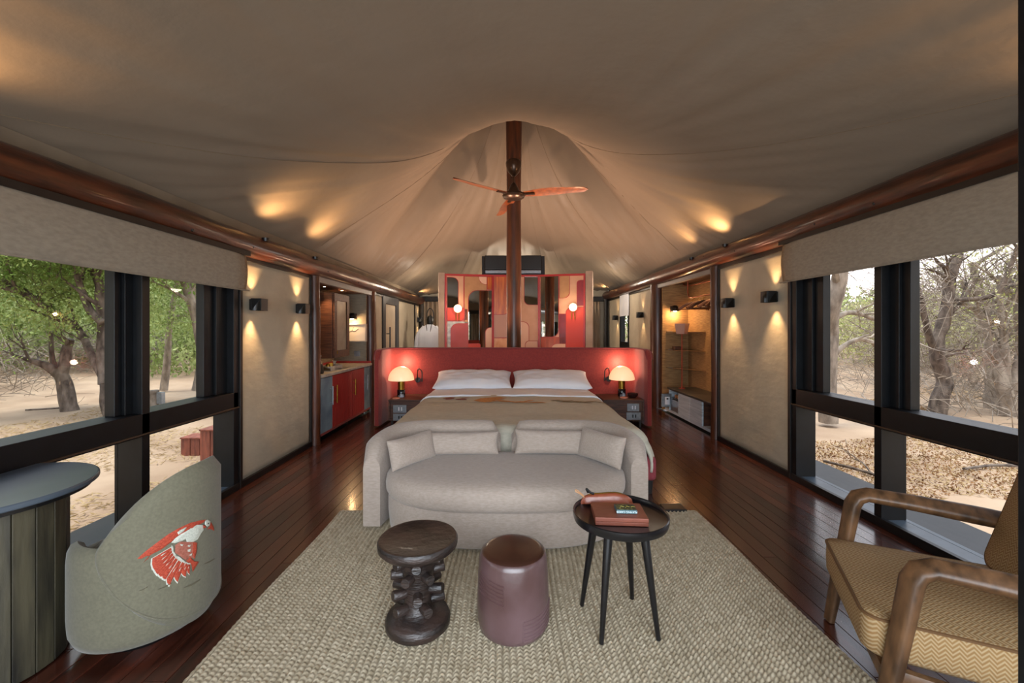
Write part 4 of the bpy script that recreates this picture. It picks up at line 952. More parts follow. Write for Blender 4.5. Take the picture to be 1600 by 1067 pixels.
for i in range(31):
    u = i/30*2-1; row = []
    hh = .056*(1-abs(u)**3.5)**.45*(1+.04*math.sin(u*5)); dd = .034*(1-u**4)**.6
    for k in range(14):
        a = 2*PI*k/14; row.append((.495+.125*u*(1+.08*math.sin(a)), 2.135+dd*math.cos(a)*(1 if math.sin(a) < 0 else .55), .518+max(0, hh*.5+hh*.5*math.sin(a))+.002*noise.noise(Vector((u*6, a, 0)))))
    P.append(row)
MB().grid(P, closed_v=True).build('pouch_body', mTan, po, smooth=True)
MB().tube([(.495+.12*u, 2.135, .518+.056*max(0, (1-abs(u)**3.5))**.45*(1+.04*math.sin(u*5))+.002) for u in np.linspace(-.95, .95, 24)], .003, 6).build('zip', mBrass, po, smooth=True)
MB().tube(spline([(.38, 2.13, .555), (.36, 2.12, .575), (.335, 2.11, .592), (.34, 2.12, .596), (.38, 2.135, .56)]), .003, 6).build('wrist_loop', mat('pale_leather', 'b98a62', rough=.6), po, smooth=True)
MB().tube(spline([(.40, 2.13, .58), (.39, 2.12, .6), (.41, 2.11, .585), (.425, 2.11, .58)]), .006, 7).build('tassel', mBlack, po, smooth=True)
fb = thing('floor_box', (1.28, 3.3, 0), 'flat black adapter lying on the floor by the bed foot', 'adapter')
bx(1.19, 1.36, 3.22, 3.34, .0, .028).build('body', mBlack, fb, bevel=.006); MB().tube(spline([(1.19, 3.3, .02), (1.1, 3.36, .01), (1.05, 3.5, .01)]), .005, 6).build('cable', mBlack, fb, smooth=True)
# ------------------------------------------------------------------ desk (left front)
mDeskTop = mat('blue_grey_desktop', '3c4650', '4b5560', rough=.3, scale=3, coat=.3)
mDeskWood = mat('grey_green_boards', '1a1813', '433e2e', rough=.55, scale=3, stretch=(5, 5, .8), bump=.2, rand=.25)
de = thing('desk', (-2.2, 1.77, 0), 'half-moon desk with a smooth slate top on a boarded drum base', 'desk')
dcx, dcy = -2.2, 1.75
out = [(dcx+.365*math.cos(a), dcy+.365*math.sin(a)) for a in np.linspace(-PI*.62, PI*.62, 60)]; out = [(max(x, -2.345), y) for x, y in out]
def F3(u, w, d): return (u, w, d)
MB().prism(out, .715, .74, F3).build('desktop', mDeskTop, de, bevel=.008, seg=3)
inn = [(dcx+(x-dcx)*.93, dcy+(y-dcy)*.93) for x, y in out]; inn = [(max(x, -2.34), y) for x, y in inn]
MB().prism(inn, .695, .715, F3).build('underlayer', mBlackWood, de)
MB().lathe([(.205, .02), (.205, .695)], 40, None, dcx+.06, dcy).build('core', mDark, de, smooth=True)
for k in range(20):
    a = 2*PI*k/20; T = frame_T((dcx+.06+.212*math.cos(a), dcy+.212*math.sin(a), 0), a)
    x = dcx+.06+.212*math.cos(a)
    MB().box(-.008, .010, -.0335, .0335, .004, .695, T).build('board', mDeskWood, de, bevel=.003)
# ------------------------------------------------------------------ tub chair with embroidered bird
mGreen = mat('green_grey_fabric', '5c5948', '666250', rough=.85, scale=90, bump=.06, bscale=300, sheen=.2)
TX, TY, TR = -1.697, 1.98, .262
tc_ = thing('tub_chair', (TX, TY, 0), 'green-grey tub chair turned away with a bird embroidered on its back', 'chair')
def tub_top(d):    # height of the tub rim against angle from the back's middle (deg)
    return .49 if abs(d) < 100 else .49
P = []
for i in range(49):
    a = 2*PI*i/48; row = []
    for r, z in ((.0, .05), (.8, .05), (.93, .065), (.985, .10), (1, .16), (1, .40), (.985, .45), (.94, .48), (.86, .49), (.78, .475), (.74, .44), (.72, .41)):
        open_ = math.cos(a) < -.72   # the front (towards -x) is lower
        zz = z if not (open_ and z > .38) else .38+(z-.38)*.15
        row.append((TX+r*TR*math.cos(a)*1.02, TY+r*TR*math.sin(a), zz))
    P.append(row)
MB().grid(P).build('tub_body', mGreen, tc_, smooth=True)
MB().lathe([(0, .36), (.16, .36), (.185, .38), (.19, .41), (.17, .435), (0, .45)], 32, None, TX, TY).build('seat_cushion', mGreen, tc_, smooth=True)
MB().lathe([(.15, 0), (.17, .05)], 24, None, TX, TY).build('plinth', mBlack, tc_, smooth=True)
RB = TR+.022
def bt_top(d): return .785-.30*(min(abs(d), 92)/92)**2.5
def bt_bot(d): return .065+.40*(abs(d)/92)**2.6 if abs(d) <= 92 else .47
def bshell(side):
    P = []
    for i in range(57):
        d = -92+184*i/56; a = math.radians(d+4); row = []
        zt, zb = bt_top(d), min(bt_bot(d), bt_top(d)-.01)
        for k in range(15):
            t = k/14; z = zb+(zt-zb)*t; e = min(1, min(t, 1-t)*(zt-zb)/.035); e = math.sqrt(max(0, 1-(1-e)**2)); es = min(1, (92-abs(d))/10); es = math.sqrt(max(0, 1-(1-es)**2))
            q = RB-.03+.03*e*es if side else RB-.035-.03*e*es
            q += .02*(z-.4)*0
            row.append((TX+q*math.cos(a)*1.02, TY+q*math.sin(a), z))
        P.append(row)
    return P
A_, B_ = bshell(True), bshell(False)
m = MB().grid([ra+rb[::-1] for ra, rb in zip(A_, B_)], closed_v=True); bk_ = m.build('backrest', mGreen, tc_, smooth=True)
edge_ = [r[-1] for r in A_]+[r[0] for r in A_[::-1]]
MB().tube([A_[i][1] for i in range(57)], .0035, 5).build('piping', mGreen, bk_, smooth=True)
CAM = Vector((0, 0, 1.4))
def on_back(px, py, off=.004):      # point of the backrest's outer face; pixel pairs only carry the drawing's proportions
    d = at(px, py, 1)-CAM; A = (d.x/1.02)**2+d.y**2; Bq = 2*((-TX)/1.02*(d.x/1.02)+(-TY)*d.y); r = RB+off; Cq = (TX/1.02)**2+TY**2-r*r
    disc = max(Bq*Bq-4*A*Cq, 0); t = (-Bq-math.sqrt(disc))/(2*A); return CAM+d*t
bird = {}
def stitch(name, m, outs, off=.003):
    b = MB()
    for out in outs:
        q = [(200+x/7.62, 790+y/7.62) for x, y in out]
        # finely subdivide so that the shape follows the curve
        c = (sum(p[0] for p in q)/len(q), sum(p[1] for p in q)/len(q)); i0 = len(b.v)
        rings = []
        dense = []
        for k in range(len(q)):
            a, b2 = q[k], q[(k+1) % len(q)]
            for s_ in range(3): dense.append((a[0]+(b2[0]-a[0])*s_/3, a[1]+(b2[1]-a[1])*s_/3))
        for f in (1, .66, .33): rings.append([on_back(c[0]+(x-c[0])*f, c[1]+(y-c[1])*f, off+(.0012 if f < 1 else -.002)) for x, y in dense])
        n = len(dense)
        for r in rings: b.v += [tuple(p) for p in r]
        b.v.append(tuple(on_back(c[0], c[1], off+.0012)))
        for j in range(2):
            for k in range(n): b.f.append((i0+j*n+k, i0+j*n+(k+1) % n, i0+(j+1)*n+(k+1) % n, i0+(j+1)*n+k))
        for k in range(n): b.f.append((i0+2*n+k, i0+2*n+(k+1) % n, i0+3*n))
    return b.build(name, m, tc_)
eRed = mat('red_stitching', '8a2a18', 'b0482e', rough=.8, scale=160, stretch=(1, 1, 2)); eWh = mat('white_stitching', 'a9aca0', 'c2c4b8', rough=.8, scale=160); ePk = mat('rose_stitching', '8a4a3a', '9a5e4e', rough=.8, scale=140)
stitch('embroidered_wing', eRed, [[(930, 165), (860, 175), (740, 205), (600, 270), (480, 340), (330, 450), (200, 550), (110, 632), (160, 632), (215, 600), (250, 600), (300, 570), (400, 520), (520, 430), (600, 360), (700, 290), (800, 230), (900, 200)]])
stitch('embroidered_wing', eRed, [[(180, 680), (215, 640), (260, 590), (240, 630)]])
stitch('embroidered_body', eWh, [[(890, 230), (820, 228), (740, 262), (640, 330), (560, 390), (515, 440), (560, 445), (640, 420), (690, 400), (700, 432), (780, 430), (830, 400), (870, 330), (900, 290)]], .0045)
stitch('embroidered_body', eWh, [[(585, 320), (620, 290), (690, 255), (700, 262), (660, 310), (600, 345)]], .006)
stitch('embroidered_body', ePk, [[(560, 470), (620, 430), (700, 430), (810, 430), (825, 520), (800, 620), (720, 620), (690, 650), (620, 600), (560, 560)]], .0035)
stitch('embroidered_body', eRed, [[(770, 440), (825, 440), (815, 560), (790, 640), (760, 560)], [(690, 660), (740, 610), (790, 660), (845, 665), (770, 790), (755, 700)]], .0045)
stitch('embroidered_body', eWh, [[(620, 455), (665, 460), (650, 485), (625, 475)], [(710, 470), (755, 462), (740, 490), (712, 492)], [(708, 520), (752, 508), (745, 550), (710, 550)], [(720, 590), (770, 560), (755, 600)], [(555, 590), (610, 600), (690, 670), (680, 690), (620, 650)], [(700, 680), (750, 680), (745, 700), (700, 695)], [(515, 470), (540, 480), (548, 560), (520, 540)]], .0055)
tips = [((275, 630), (285, 770)), ((285, 700), (310, 800)), ((310, 760), (340, 840)), ((340, 800), (385, 870)), ((385, 830), (440, 900)), ((445, 880), (490, 970)), ((530, 840), (590, 930)), ((620, 800), (690, 860)), ((690, 760), (735, 830))]
roots = [(530, 480), (540, 510), (545, 540), (560, 570), (580, 600), (610, 625), (650, 650), (690, 670), (720, 680), (745, 690)]
for k, ((ax, ay), (bx2, by2)) in enumerate(tips):
    r0, r1 = roots[k], roots[k+1]
    mid = ((ax+bx2)/2-(12 if k < 6 else 0), (ay+by2)/2+ (14 if k > 3 else 4))
    f = lambda p, q, t: (p[0]+(q[0]-p[0])*t, p[1]+(q[1]-p[1])*t)
    fe = [r0, f(r0, (ax, ay), .5), (ax, ay), mid, (bx2, by2), f(r1, (bx2, by2), .5), r1]
    stitch('embroidered_feather', eWh, [fe], .003)
    c = (sum(p[0] for p in fe)/7, sum(p[1] for p in fe)/7)
    stitch('embroidered_feather', eRed, [[f(c, p, .86) for p in fe]], .0045)
    a = f(r0, r1, .5); b3 = mid
    stitch('embroidered_feather', eWh, [[f(a, b3, .25), f(f(a, b3, .3), (ax, ay), .25), f(f(a, b3, .5), (ax, ay), .2), f(a, b3, .5)]], .006)
stitch('embroidered_head', eWh, [[(920, 180), (950, 165), (985, 185), (975, 235), (940, 250), (915, 225)]], .006)
stitch('embroidered_head', mBlack, [[(948, 205), (965, 200), (968, 220), (950, 225)]], .0075)
stitch('embroidered_head', eRed, [[(890, 225), (920, 235), (935, 262), (895, 272)], [(985, 195), (1020, 250), (1028, 300), (975, 275), (940, 285), (975, 240)]], .005)
for (x0, y0, L) in ((120, 1020, 120), (640, 985, 230), (350, 1000, 180), (890, 700, 150)):
    stitch('embroidered_ground', mat('dull_stitching', '5c5644', rough=.9), [[(x0, y0), (x0+L*.5, y0-28*L/120), (x0+L, y0-62*L/120), (x0+L*.95, y0-50*L/120), (x0+L*.5, y0-16*L/120)]], .002)
# ------------------------------------------------------------------ armchair (right front)
def herring():
    m = bpy.data.materials.new('ochre_herringbone'); m.use_nodes = True; n = m.node_tree.nodes; l = m.node_tree.links; b = n['Principled BSDF']; b.inputs['Roughness'].default_value = .9
    tc = n.new('ShaderNodeTexCoord'); sx = n.new('ShaderNodeSeparateXYZ'); mp = n.new('ShaderNodeMapping'); mp.inputs['Rotation'].default_value = (0, 0, math.radians(26.4)); l.new(tc.outputs['Object'], mp.inputs[0]); l.new(mp.outputs[0], sx.inputs[0])
    def mth(op, a, c=None):
        q = n.new('ShaderNodeMath'); q.operation = op
        for i, v in enumerate((a, c)):
            if v is None: continue
            if isinstance(v, (int, float)): q.inputs[i].default_value = v
            else: l.new(v, q.inputs[i])
        return q.outputs[0]
    # zig-zag bands along the cushion depth, plus height so that the borders carry it as well
    zig = mth('PINGPONG', mth('MULTIPLY', sx.outputs['Y'], 1), .017)
    ge = n.new('ShaderNodeNewGeometry'); sn = n.new('ShaderNodeSeparateXYZ'); l.new(ge.outputs['Normal'], sn.inputs[0])
    up = mth('GREATER_THAN', mth('ABSOLUTE', sn.outputs['Z']), .6)
    wt_ = mth('ADD', sx.outputs['X'], mth('MULTIPLY', zig, 1.1))
    wsd = mth('ADD', sx.outputs['Z'], mth('MULTIPLY', mth('PINGPONG', mth('ADD', sx.outputs['X'], sx.outputs['Y']), .017), 1.1))
    w = mth('ADD', mth('MULTIPLY', wt_, up), mth('MULTIPLY', wsd, mth('SUBTRACT', 1, up)))
    f = mth('SINE', mth('MULTIPLY', w, 430)); f = mth('ADD', mth('MULTIPLY', f, .5), .5)
    r = n.new('ShaderNodeValToRGB'); r.color_ramp.elements[0].color = rgb('86653c'); r.color_ramp.elements[1].color = rgb('a28a66'); r.color_ramp.elements[0].position = .2; r.color_ramp.elements[1].position = .9
    l.new(f, r.inputs[0]); l.new(r.outputs[0], b.inputs['Base Color']); bm = n.new('ShaderNodeBump'); bm.inputs['Strength'].default_value = .3; bm.inputs['Distance'].default_value = .003; l.new(f, bm.inputs['Height']); l.new(bm.outputs[0], b.inputs['Normal'])
    return m
mHer = herring(); mPipe = mat('ochre_piping', '5e4020', rough=.8)
AO = Vector((1.62, 1.99, 0)); ang = math.atan2(-.444, .896)     # local x: towards the back of the chair, local y: across (towards the window)
AC = thing('armchair', (0, 0, 0)); ORG[AC.name] = Vector((0, 0, 0)); tag(AC, 'wooden-framed armchair with ochre herringbone cushions by the right window', 'armchair')
AT = Matrix.Translation(AO) @ Matrix.Rotation(ang, 4, 'Z')       # origin at the far front post, y=-0.68 is the near arm
def LP(x, y, z): return AT @ Vector((x, y, z))
for y in (0, -.68):
    MB().tube([LP(-.09, y, .004), LP(-.06, y, .2), LP(-.02, y, .45), LP(.0, y, .58), LP(.018, y, .615), LP(.055, y, .632), LP(.2, y, .625), LP(.42, y, .608), LP(.68, y, .585)], [.02, .025, .028, .03, .03, .028, .03, .033, .03], 12, sq=(1.15, .75)).build('front_leg_and_arm', mOak, AC, smooth=True)
    MB().tube([LP(.82, y, .004), LP(.72, y, .3), LP(.68, y, .58)], [.018, .026, .024], 12).build('rear_leg', mOak, AC, smooth=True)
    MB().tube([LP(-.04, y+(.0 if y else 0), .255), LP(.7, y, .20)], .024, 10, sq=(.7, 1.2)).build('side_rail', mOak, AC, smooth=True)
for x, z in ((-.055, .225), (.70, .2)): MB().tube([LP(x, -.68, z), LP(x, 0, z)], .024, 10, sq=(.7, 1.2)).build('cross_rail', mOak, AC, smooth=True)
def pad(x0, x1, y0, y1, z0, z1, T, puff=.02, r=.05):
    out = rrect(x0, y0, x1, y1, r, r, r, r, 6); cx, cy = (x0+x1)/2, (y0+y1)/2; P = []
    for ins, z in ((.06, z0), (.0, z0+.02), (-.006, (z0+z1)/2), (.0, z1-.012), (.018, z1), (.15, z1+puff*.4), (.4, z1+puff*.8), (.75, z1+puff)):
        P.append([tuple(T @ Vector((cx+(x-cx)*(1-ins), cy+(y-cy)*(1-ins), z))) for x, y in out])
    m = MB().grid(P, closed_v=True); k = len(out); m.f.append(tuple(reversed(range(k)))); m.f.append(tuple(len(m.v)-k+j for j in range(k)))
    rim = [T @ Vector((x, y, z1-.006)) for x, y in out]; rim.append(rim[0])
    return m, rim
m, rim = pad(-.115, .56, -.645, -.03, .27, .415, AT); sc_ = m.build('seat_cushion', mHer, AC, smooth=True)
MB().tube(rim, .006, 6).build('piping', mPipe, sc_, smooth=True)
BT = AT @ Matrix.Translation((.49, 0, .43)) @ Matrix.Rotation(math.radians(-74), 4, 'Y')
BT = AT @ Matrix.Translation((.475, 0, .42)) @ Matrix.Rotation(math.radians(16), 4, 'Y') @ Matrix.Rotation(math.radians(-90), 4, 'Y')
m, rim = pad(0, .50, -.64, -.04, -.07, .06, BT); bc_ = m.build('back_cushion', mHer, AC, smooth=True)
MB().tube(rim, .006, 6).build('piping', mPipe, bc_, smooth=True)
for y in (-.64, -.34, -.04): MB().tube([LP(.6, y, .22), LP(.62, y, .42), LP(.78, y, .9)], .016, 8).build('back_slat', mOak, AC, smooth=True)
# ------------------------------------------------------------------ outside
GZ = -.36
mGround = mat('dry_sandy_ground', '8a7058', 'ae957a', rough=.95, scale=.9, detail=12, bump=.6, bscale=6, lo=.3, hi=.7)
def gz(x, y): 
    r = math.hypot(x, y-2)
    return GZ+.05*noise.noise(Vector((x*.5, y*.5, 0)))+.012*noise.noise(Vector((x*4, y*4, 3)))+max(0, r-14)*.05
gxs = np.concatenate([np.linspace(-60, -14, 24), np.linspace(-13.6, 13.6, 180), np.linspace(14, 60, 24)]); gys = np.concatenate([np.linspace(-30, -5, 14), np.linspace(-4.5, 18, 150), np.linspace(19, 60, 22)])
g = MB().grid([[(x, y, gz(x, y)) for x in gxs] for y in gys]).build('ground', mGround, smooth=True); struct(g)
mStrip = mat('grey_footing', '6f6a64', '86817a', rough=.9, scale=5)
def quads(name, C, size, normal_up, m, parent=None, label=None, cat=None, kind='stuff', elong=2.2, flat=.5):
    """many small leaf blades at the centres C (n,3)"""
    n = len(C); a = rng.random(n)*2*PI; tilt = (rng.random(n)-.5)*PI*(1-flat)*1.6
    u = np.stack([np.cos(a)*np.cos(tilt), np.sin(a)*np.cos(tilt), np.sin(tilt)], -1)
    w = rng.normal(size=(n, 3)); w[:, 2] *= (1-flat); w -= (w*u).sum(1, keepdims=True)*u; w /= np.linalg.norm(w, axis=1, keepdims=True)+1e-9
    s = size*(.6+.8*rng.random(n))[:, None]
    V = np.stack([C-u*s*elong/2, C+w*s/2, C+u*s*elong/2, C-w*s/2], 1).reshape(-1, 3)
    me = bpy.data.meshes.new(name); me.vertices.add(4*n); me.vertices.foreach_set('co', V.astype(np.float32).ravel()); me.loops.add(4*n)
    me.loops.foreach_set('vertex_index', np.arange(4*n, dtype=np.int32)); me.polygons.add(n); me.polygons.foreach_set('loop_start', np.arange(0, 4*n, 4, dtype=np.int32)); me.update(calc_edges=True)
    me.materials.append(m); o = bpy.data.objects.new(name, me); COL.objects.link(o); ORG[o.name] = Vector((0, 0, 0))
    if parent is not None: o.parent = parent; o.matrix_parent_inverse = Matrix.Translation(-parent.location)
    return tag(o, label, cat, None, kind)
def leafmat(name, c1, c2, sc=1.5):
    m = bpy.data.materials.new(name); m.use_nodes = True; n = m.node_tree.nodes; l = m.node_tree.links; n.clear()
    o = n.new('ShaderNodeOutputMaterial'); d = n.new('ShaderNodeBsdfDiffuse'); t = n.new('ShaderNodeBsdfTranslucent'); mx = n.new('ShaderNodeMixShader'); mx.inputs[0].default_value = .35
    tc = n.new('ShaderNodeTexCoord'); nz = n.new('ShaderNodeTexNoise'); nz.inputs['Scale'].default_value = sc; nz.inputs['Detail'].default_value = 8; r = n.new('ShaderNodeValToRGB')
    r.color_ramp.elements[0].color = rgb(c1); r.color_ramp.elements[1].color = rgb(c2); r.color_ramp.elements[0].position = .35; r.color_ramp.elements[1].position = .65
    l.new(tc.outputs['Object'], nz.inputs['Vector']); l.new(nz.outputs['Fac'], r.inputs[0]); l.new(r.outputs[0], d.inputs[0]); l.new(r.outputs[0], t.inputs[0])
    l.new(d.outputs[0], mx.inputs[1]); l.new(t.outputs[0], mx.inputs[2]); l.new(mx.outputs[0], o.inputs[0]); return m
mLeafG = leafmat('green_leaves', '5f7838', 'aab972'); mLeafB = leafmat('bush_leaves', '6d7d42', 'b3bd82'); mLeafY = leafmat('yellow_green_leaves', 'a3a860', 'ccc894'); mStraw = leafmat('dry_straw', '8d7450', 'c2aa80'); mLitter = leafmat('leaf_litter', '5e3f2a', '9a7450', 3)
mTwig = mat('grey_twigs', '6a5e52', '9a8c7c', rough=.9, scale=2); mBark = mat('rough_bark', '3d322a', '74665a', rough=.95, scale=5, stretch=(2, 2, .8), bump=1, bscale=14); mBarkP = mat('pale_bark', '6e6256', 'a09282', rough=.95, scale=5, stretch=(2, 2, .8), bump=1, bscale=14)
def branch(b, p, d, r, L, depth, tips, spread=.6, up=.1, n=5, fine=4):
    pts = [p]; rad = [r]; q = p.copy(); dd = d.normalized()
    for k in range(n):
        dd = (dd+Vector((random.gauss(0, .16), random.gauss(0, .16), random.gauss(up*.3, .14)))).normalized(); q = q+dd*L/n; pts.append(q); rad.append(max(r*(1-.55*(k+1)/n), .003))
    b.tube(pts, rad, 6 if r > .02 else fine)
    if depth == 0: tips.append(q); return
    for k in range(random.choice((2, 3))+(1 if depth < 2 else 0)):
        i = random.randint(max(1, n-3), n) if k else n
        nd = (dd+Vector((random.gauss(0, spread), random.gauss(0, spread), random.gauss(up, spread*.6)))).normalized()
        branch(b, pts[i], nd, rad[i]*.75, L*random.uniform(.55, .85), depth-1, tips, spread, up, n, fine)
def tree(name, limbs, label, bark, leaf=None, nleaf=0, lsize=.05, depth=3, L=1.0, crown=.5, base=None, spread=.6):
    """limbs: list of (points, r0, r1, twig sprays along it)"""
    p0 = Vector(limbs[0][0][0]); t = thing(name, p0, label, 'tree'); b = MB(); tips = []
    for pts, r0, r1, ns in limbs:
        sp = spline(pts, 5); N = len(sp)
        sp = [p+Vector((noise.noise(p*1.7), noise.noise(p*1.7+Vector((5, 0, 0))), 0))*.03 for p in sp]
        b.tube(sp, [r0+(r1-r0)*i/(N-1)+r0*.12*noise.noise(sp[i]*5) for i in range(N)], 12)
        for k in range(ns):
            i = random.randint(int(N*.45), N-1); d = (sp[min(i+1, N-1)]-sp[i-1]).normalized()+Vector((random.gauss(0, .7), random.gauss(0, .7), random.gauss(.15, .5)))
            branch(b, sp[i], d, r1*.7, L*random.uniform(.6, 1.1), depth, tips, spread)
    b.build('trunk', bark, t, smooth=True)
    if nleaf and tips:
        T = np.array([tuple(q) for q in tips]); C = T[rng.integers(0, len(T), nleaf)]+rng.normal(size=(nleaf, 3))*crown*np.array([1, 1, .6]); o = quads('foliage', C, lsize, 0, leaf, t)
    return t
def bushes(name, boxes, m, size, label, n_each, twigs=0):
    C = []
    for (x, y, r, h) in boxes:
        k = int(n_each*r*h); u = rng.normal(size=(k, 3)); u /= np.linalg.norm(u, axis=1, keepdims=True); rr = rng.random(k)**.28
        p = u*rr[:, None]; lump = np.array([1+.25*noise.noise(Vector(q)*3+Vector((x, y, 0))) for q in u])
        p *= lump[:, None]; C.append(np.stack([x+p[:, 0]*r, y+p[:, 1]*r, gz(x, y)+h*.48+p[:, 2]*h*.52], -1))
    C = np.concatenate(C); return quads(name, C, size, 0, m, None, label, 'thicket', 'stuff', 1.7, .2)
def twiggery(name, boxes, label, n_each):
    b = MB()
    for (x, y, r, h) in boxes:
        for k in range(n_each):
            a = random.uniform(0, 2*PI); q = random.uniform(0, r); p = Vector((x+q*math.cos(a), y+q*math.sin(a), gz(x, y)+random.random()**1.5*h*.7)); d = Vector((random.gauss(0, .8), random.gauss(0, .8), random.uniform(.1, 1))).normalized(); L = random.uniform(.5, 1.4)
            m_ = p+d*L*.5+Vector((random.gauss(0, .08), random.gauss(0, .08), 0)); e = p+d*L+Vector((random.gauss(0, .12), random.gauss(0, .12), -.1)); rr = random.uniform(.004, .011)
            b.tube([p, m_, e], [rr, rr*.7, rr*.35], 3)
    o = b.build(name, mTwig, label=label, cat='thicket', kind='stuff'); return o
# left side: green thicket and trees
bl = [(-14-random.uniform(0, 9), random.uniform(1, 22), random.uniform(1.4, 2.6), random.uniform(1.6, 4.5)) for _ in range(30)]
bl += [(-22-random.uniform(0, 8), 2+k*2.2, 3.4, 8.5) for k in range(14)] + [(-10.5, 17, 2, 3), (-7.5, 20, 2.6, 4.5), (-12, 15, 1.6, 2.2)]
bushes('green_thicket', bl, mLeafB, .085, 'dense green bush thicket filling the view beyond the left windows', 620)
twiggery('bare_undergrowth', [(-12.5-random.uniform(0, 2.5), random.uniform(3, 17), 1.6, 1.6) for _ in range(16)], 'tangle of bare grey branches under the green thicket', 150)
A = at
tree('forked_tree', [([A(112, 648, 9.0), A(104, 612, 9), A(99, 592, 9), A(92, 580, 9)], .15, .11, 0), ([A(96, 588, 9), A(78, 574, 8.9), A(58, 566, 8.8), A(38, 560, 8.7)], .10, .04, 3), ([A(96, 590, 9), A(102, 565, 9.05), A(104, 545, 9.1), A(110, 530, 9.1)], .11, .07, 1), ([A(88, 578, 9), A(82, 560, 9), A(80, 535, 9), A(79, 520, 9)], .05, .03, 1)],
     'leaning forked dead tree with a broken stub beyond the left window', mBark, depth=2, L=.5)
tree('leafy_tree', [([A(176, 668, 8.4), A(166, 632, 8.5), A(162, 598, 8.5), A(152, 572, 8.6), A(140, 545, 8.7), A(118, 510, 8.8), A(88, 492, 8.6), A(40, 462, 8.3), A(-20, 440, 8)], .085, .045, 12),
                    ([A(162, 600, 8.5), A(160, 540, 8.6), A(158, 480, 8.6), A(150, 430, 8.6), A(120, 380, 8.4)], .10, .06, 8), ([A(160, 505, 8.5), A(140, 485, 8.5), A(128, 455, 8.4), A(118, 425, 8.3)], .08, .045, 6)],
     'leafy green tree with crossing limbs beside the left window post', mBark, mLeafG, 42000, .032, 3, .9, .34)
tree('leafy_tree', [([A(256, 610, 12), A(262, 560, 12), A(266, 500, 12), A(280, 430, 11.8), A(300, 380, 11.6)], .1, .05, 8), ([A(310, 610, 10), A(318, 560, 10), A(306, 490, 10), A(290, 445, 10), A(270, 400, 9.8)], .14, .08, 8)],
     'green tree with a curved pale limb seen in the second left window pane', mBarkP, mLeafG, 26000, .036, 3, 1.1, .42)
tree('leafy_tree', [([(-13, 5.5, GZ), (-12.6, 5.7, 1.2), (-12, 5.5, 2.4), (-11.2, 5.2, 3.6)], .2, .1, 12)], 'tall green tree farthest to the side of the left windows', mBark, mLeafG, 16000, .055, 3, 1.3, .5)
# right side: bare trees
tree('bare_tree', [([A(1463, 650, 8.8), A(1470, 620, 8.8), A(1478, 600, 8.8), A(1472, 580, 8.8), A(1463, 560, 8.8), A(1464, 535, 8.8), A(1474, 505, 8.8), A(1482, 465, 8.8), A(1486, 430, 8.8), A(1498, 395, 8.8), A(1506, 350, 8.8)], .155, .07, 7),
                   ([A(1460, 545, 8.8), A(1452, 525, 8.7), A(1444, 495, 8.6), A(1438, 460, 8.5)], .08, .04, 3), ([A(1484, 470, 8.8), A(1510, 468, 8.6), A(1545, 464, 8.4), A(1566, 450, 8.3), A(1578, 420, 8.2), A(1590, 385, 8.1)], .05, .035, 5),
                   ([A(1467, 562, 8.8), A(1480, 555, 8.7), A(1500, 552, 8.6), A(1516, 556, 8.5)], .04, .02, 1), ([A(1482, 440, 8.8), A(1470, 428, 8.8), A(1450, 420, 8.7)], .045, .02, 3)],
     'dark twisted bare tree standing nearest the right window post', mBark, depth=3, L=.9, spread=.7)
tree('bare_tree', [([A(1576, 652, 8.6), A(1574, 625, 8.6), A(1566, 600, 8.6), A(1558, 560, 8.7), A(1545, 520, 8.8), A(1530, 490, 8.9), A(1500, 470, 9)], .15, .05, 8), ([A(1575, 620, 8.6), A(1588, 590, 8.6), A(1596, 540, 8.7), A(1590, 470, 8.7), A(1600, 400, 8.7)], .10, .05, 7),
                   ([A(1574, 615, 8.6), A(1570, 560, 8.6), A(1566, 500, 8.6), A(1560, 430, 8.6)], .09, .04, 8)], 'pale multi-stemmed bare tree with a few yellow-green leaves at the right edge', mBarkP, mLeafY, 1500, .03, 3, .8, .3)
tree('bare_tree', [([A(1556, 640, 9.4), A(1554, 600, 9.4), A(1550, 560, 9.5), A(1548, 510, 9.6), A(1530, 460, 9.7), A(1520, 410, 9.7)], .17, .07, 8)], 'pale straight bare tree just behind the multi-stemmed one', mBarkP, mLeafY, 900, .03, 3, 1.0, .35)
tree('bare_tree', [([A(1296, 520, 7.5), A(1300, 480, 7.3), A(1308, 445, 7.2), A(1316, 415, 7.1), A(1330, 370, 7)], .14, .1, 2), ([A(1294, 660, 7.6), A(1292, 600, 7.6), A(1296, 520, 7.5)], .15, .13, 0), ([A(1296, 560, 7.6), A(1320, 540, 7.6), A(1345, 530, 7.6), A(1380, 540, 7.6)], .05, .03, 5), ([A(1300, 500, 7.4), A(1330, 488, 7.4), A(1370, 500, 7.4)], .05, .03, 5)],
     'leaning grey bare tree seen in the narrow right window pane', mBarkP, depth=3, L=.9, spread=.7)
tree('bare_tree', [([(8, 12, GZ), (8.1, 12, 1.3), (7.9, 12, 2.6), (8.3, 12, 4)], .12, .06, 12)], 'thin bare tree farther off behind the narrow right window pane', mBarkP, mLeafY, 700, .035, 3, 1.1, .4)
br = [(13+random.uniform(0, 9), random.uniform(6, 24), random.uniform(1.4, 2.4), random.uniform(1.2, 3.2)) for _ in range(22)]
bushes('dry_thicket', br, mLeafY, .075, 'pale yellow-green scrub beyond the right windows', 330)
twiggery('bare_undergrowth', [(9+random.uniform(0, 9), random.uniform(7, 22), 2.0, 4.5) for _ in range(26)], 'tangle of bare pale branches beyond the right windows', 260)
# far scrub all round, so that the bush goes on outside the frame
bushes('far_scrub', [(32*math.cos(a)+random.uniform(-2, 2), 4+32*math.sin(a), 4.2, random.uniform(2.2, 3.6) if math.cos(a) > 0 else random.uniform(7, 10)) for a in np.linspace(0, 2*PI, 46)], mLeafB, .16, 'far belt of scrub closing the horizon on every side', 120)
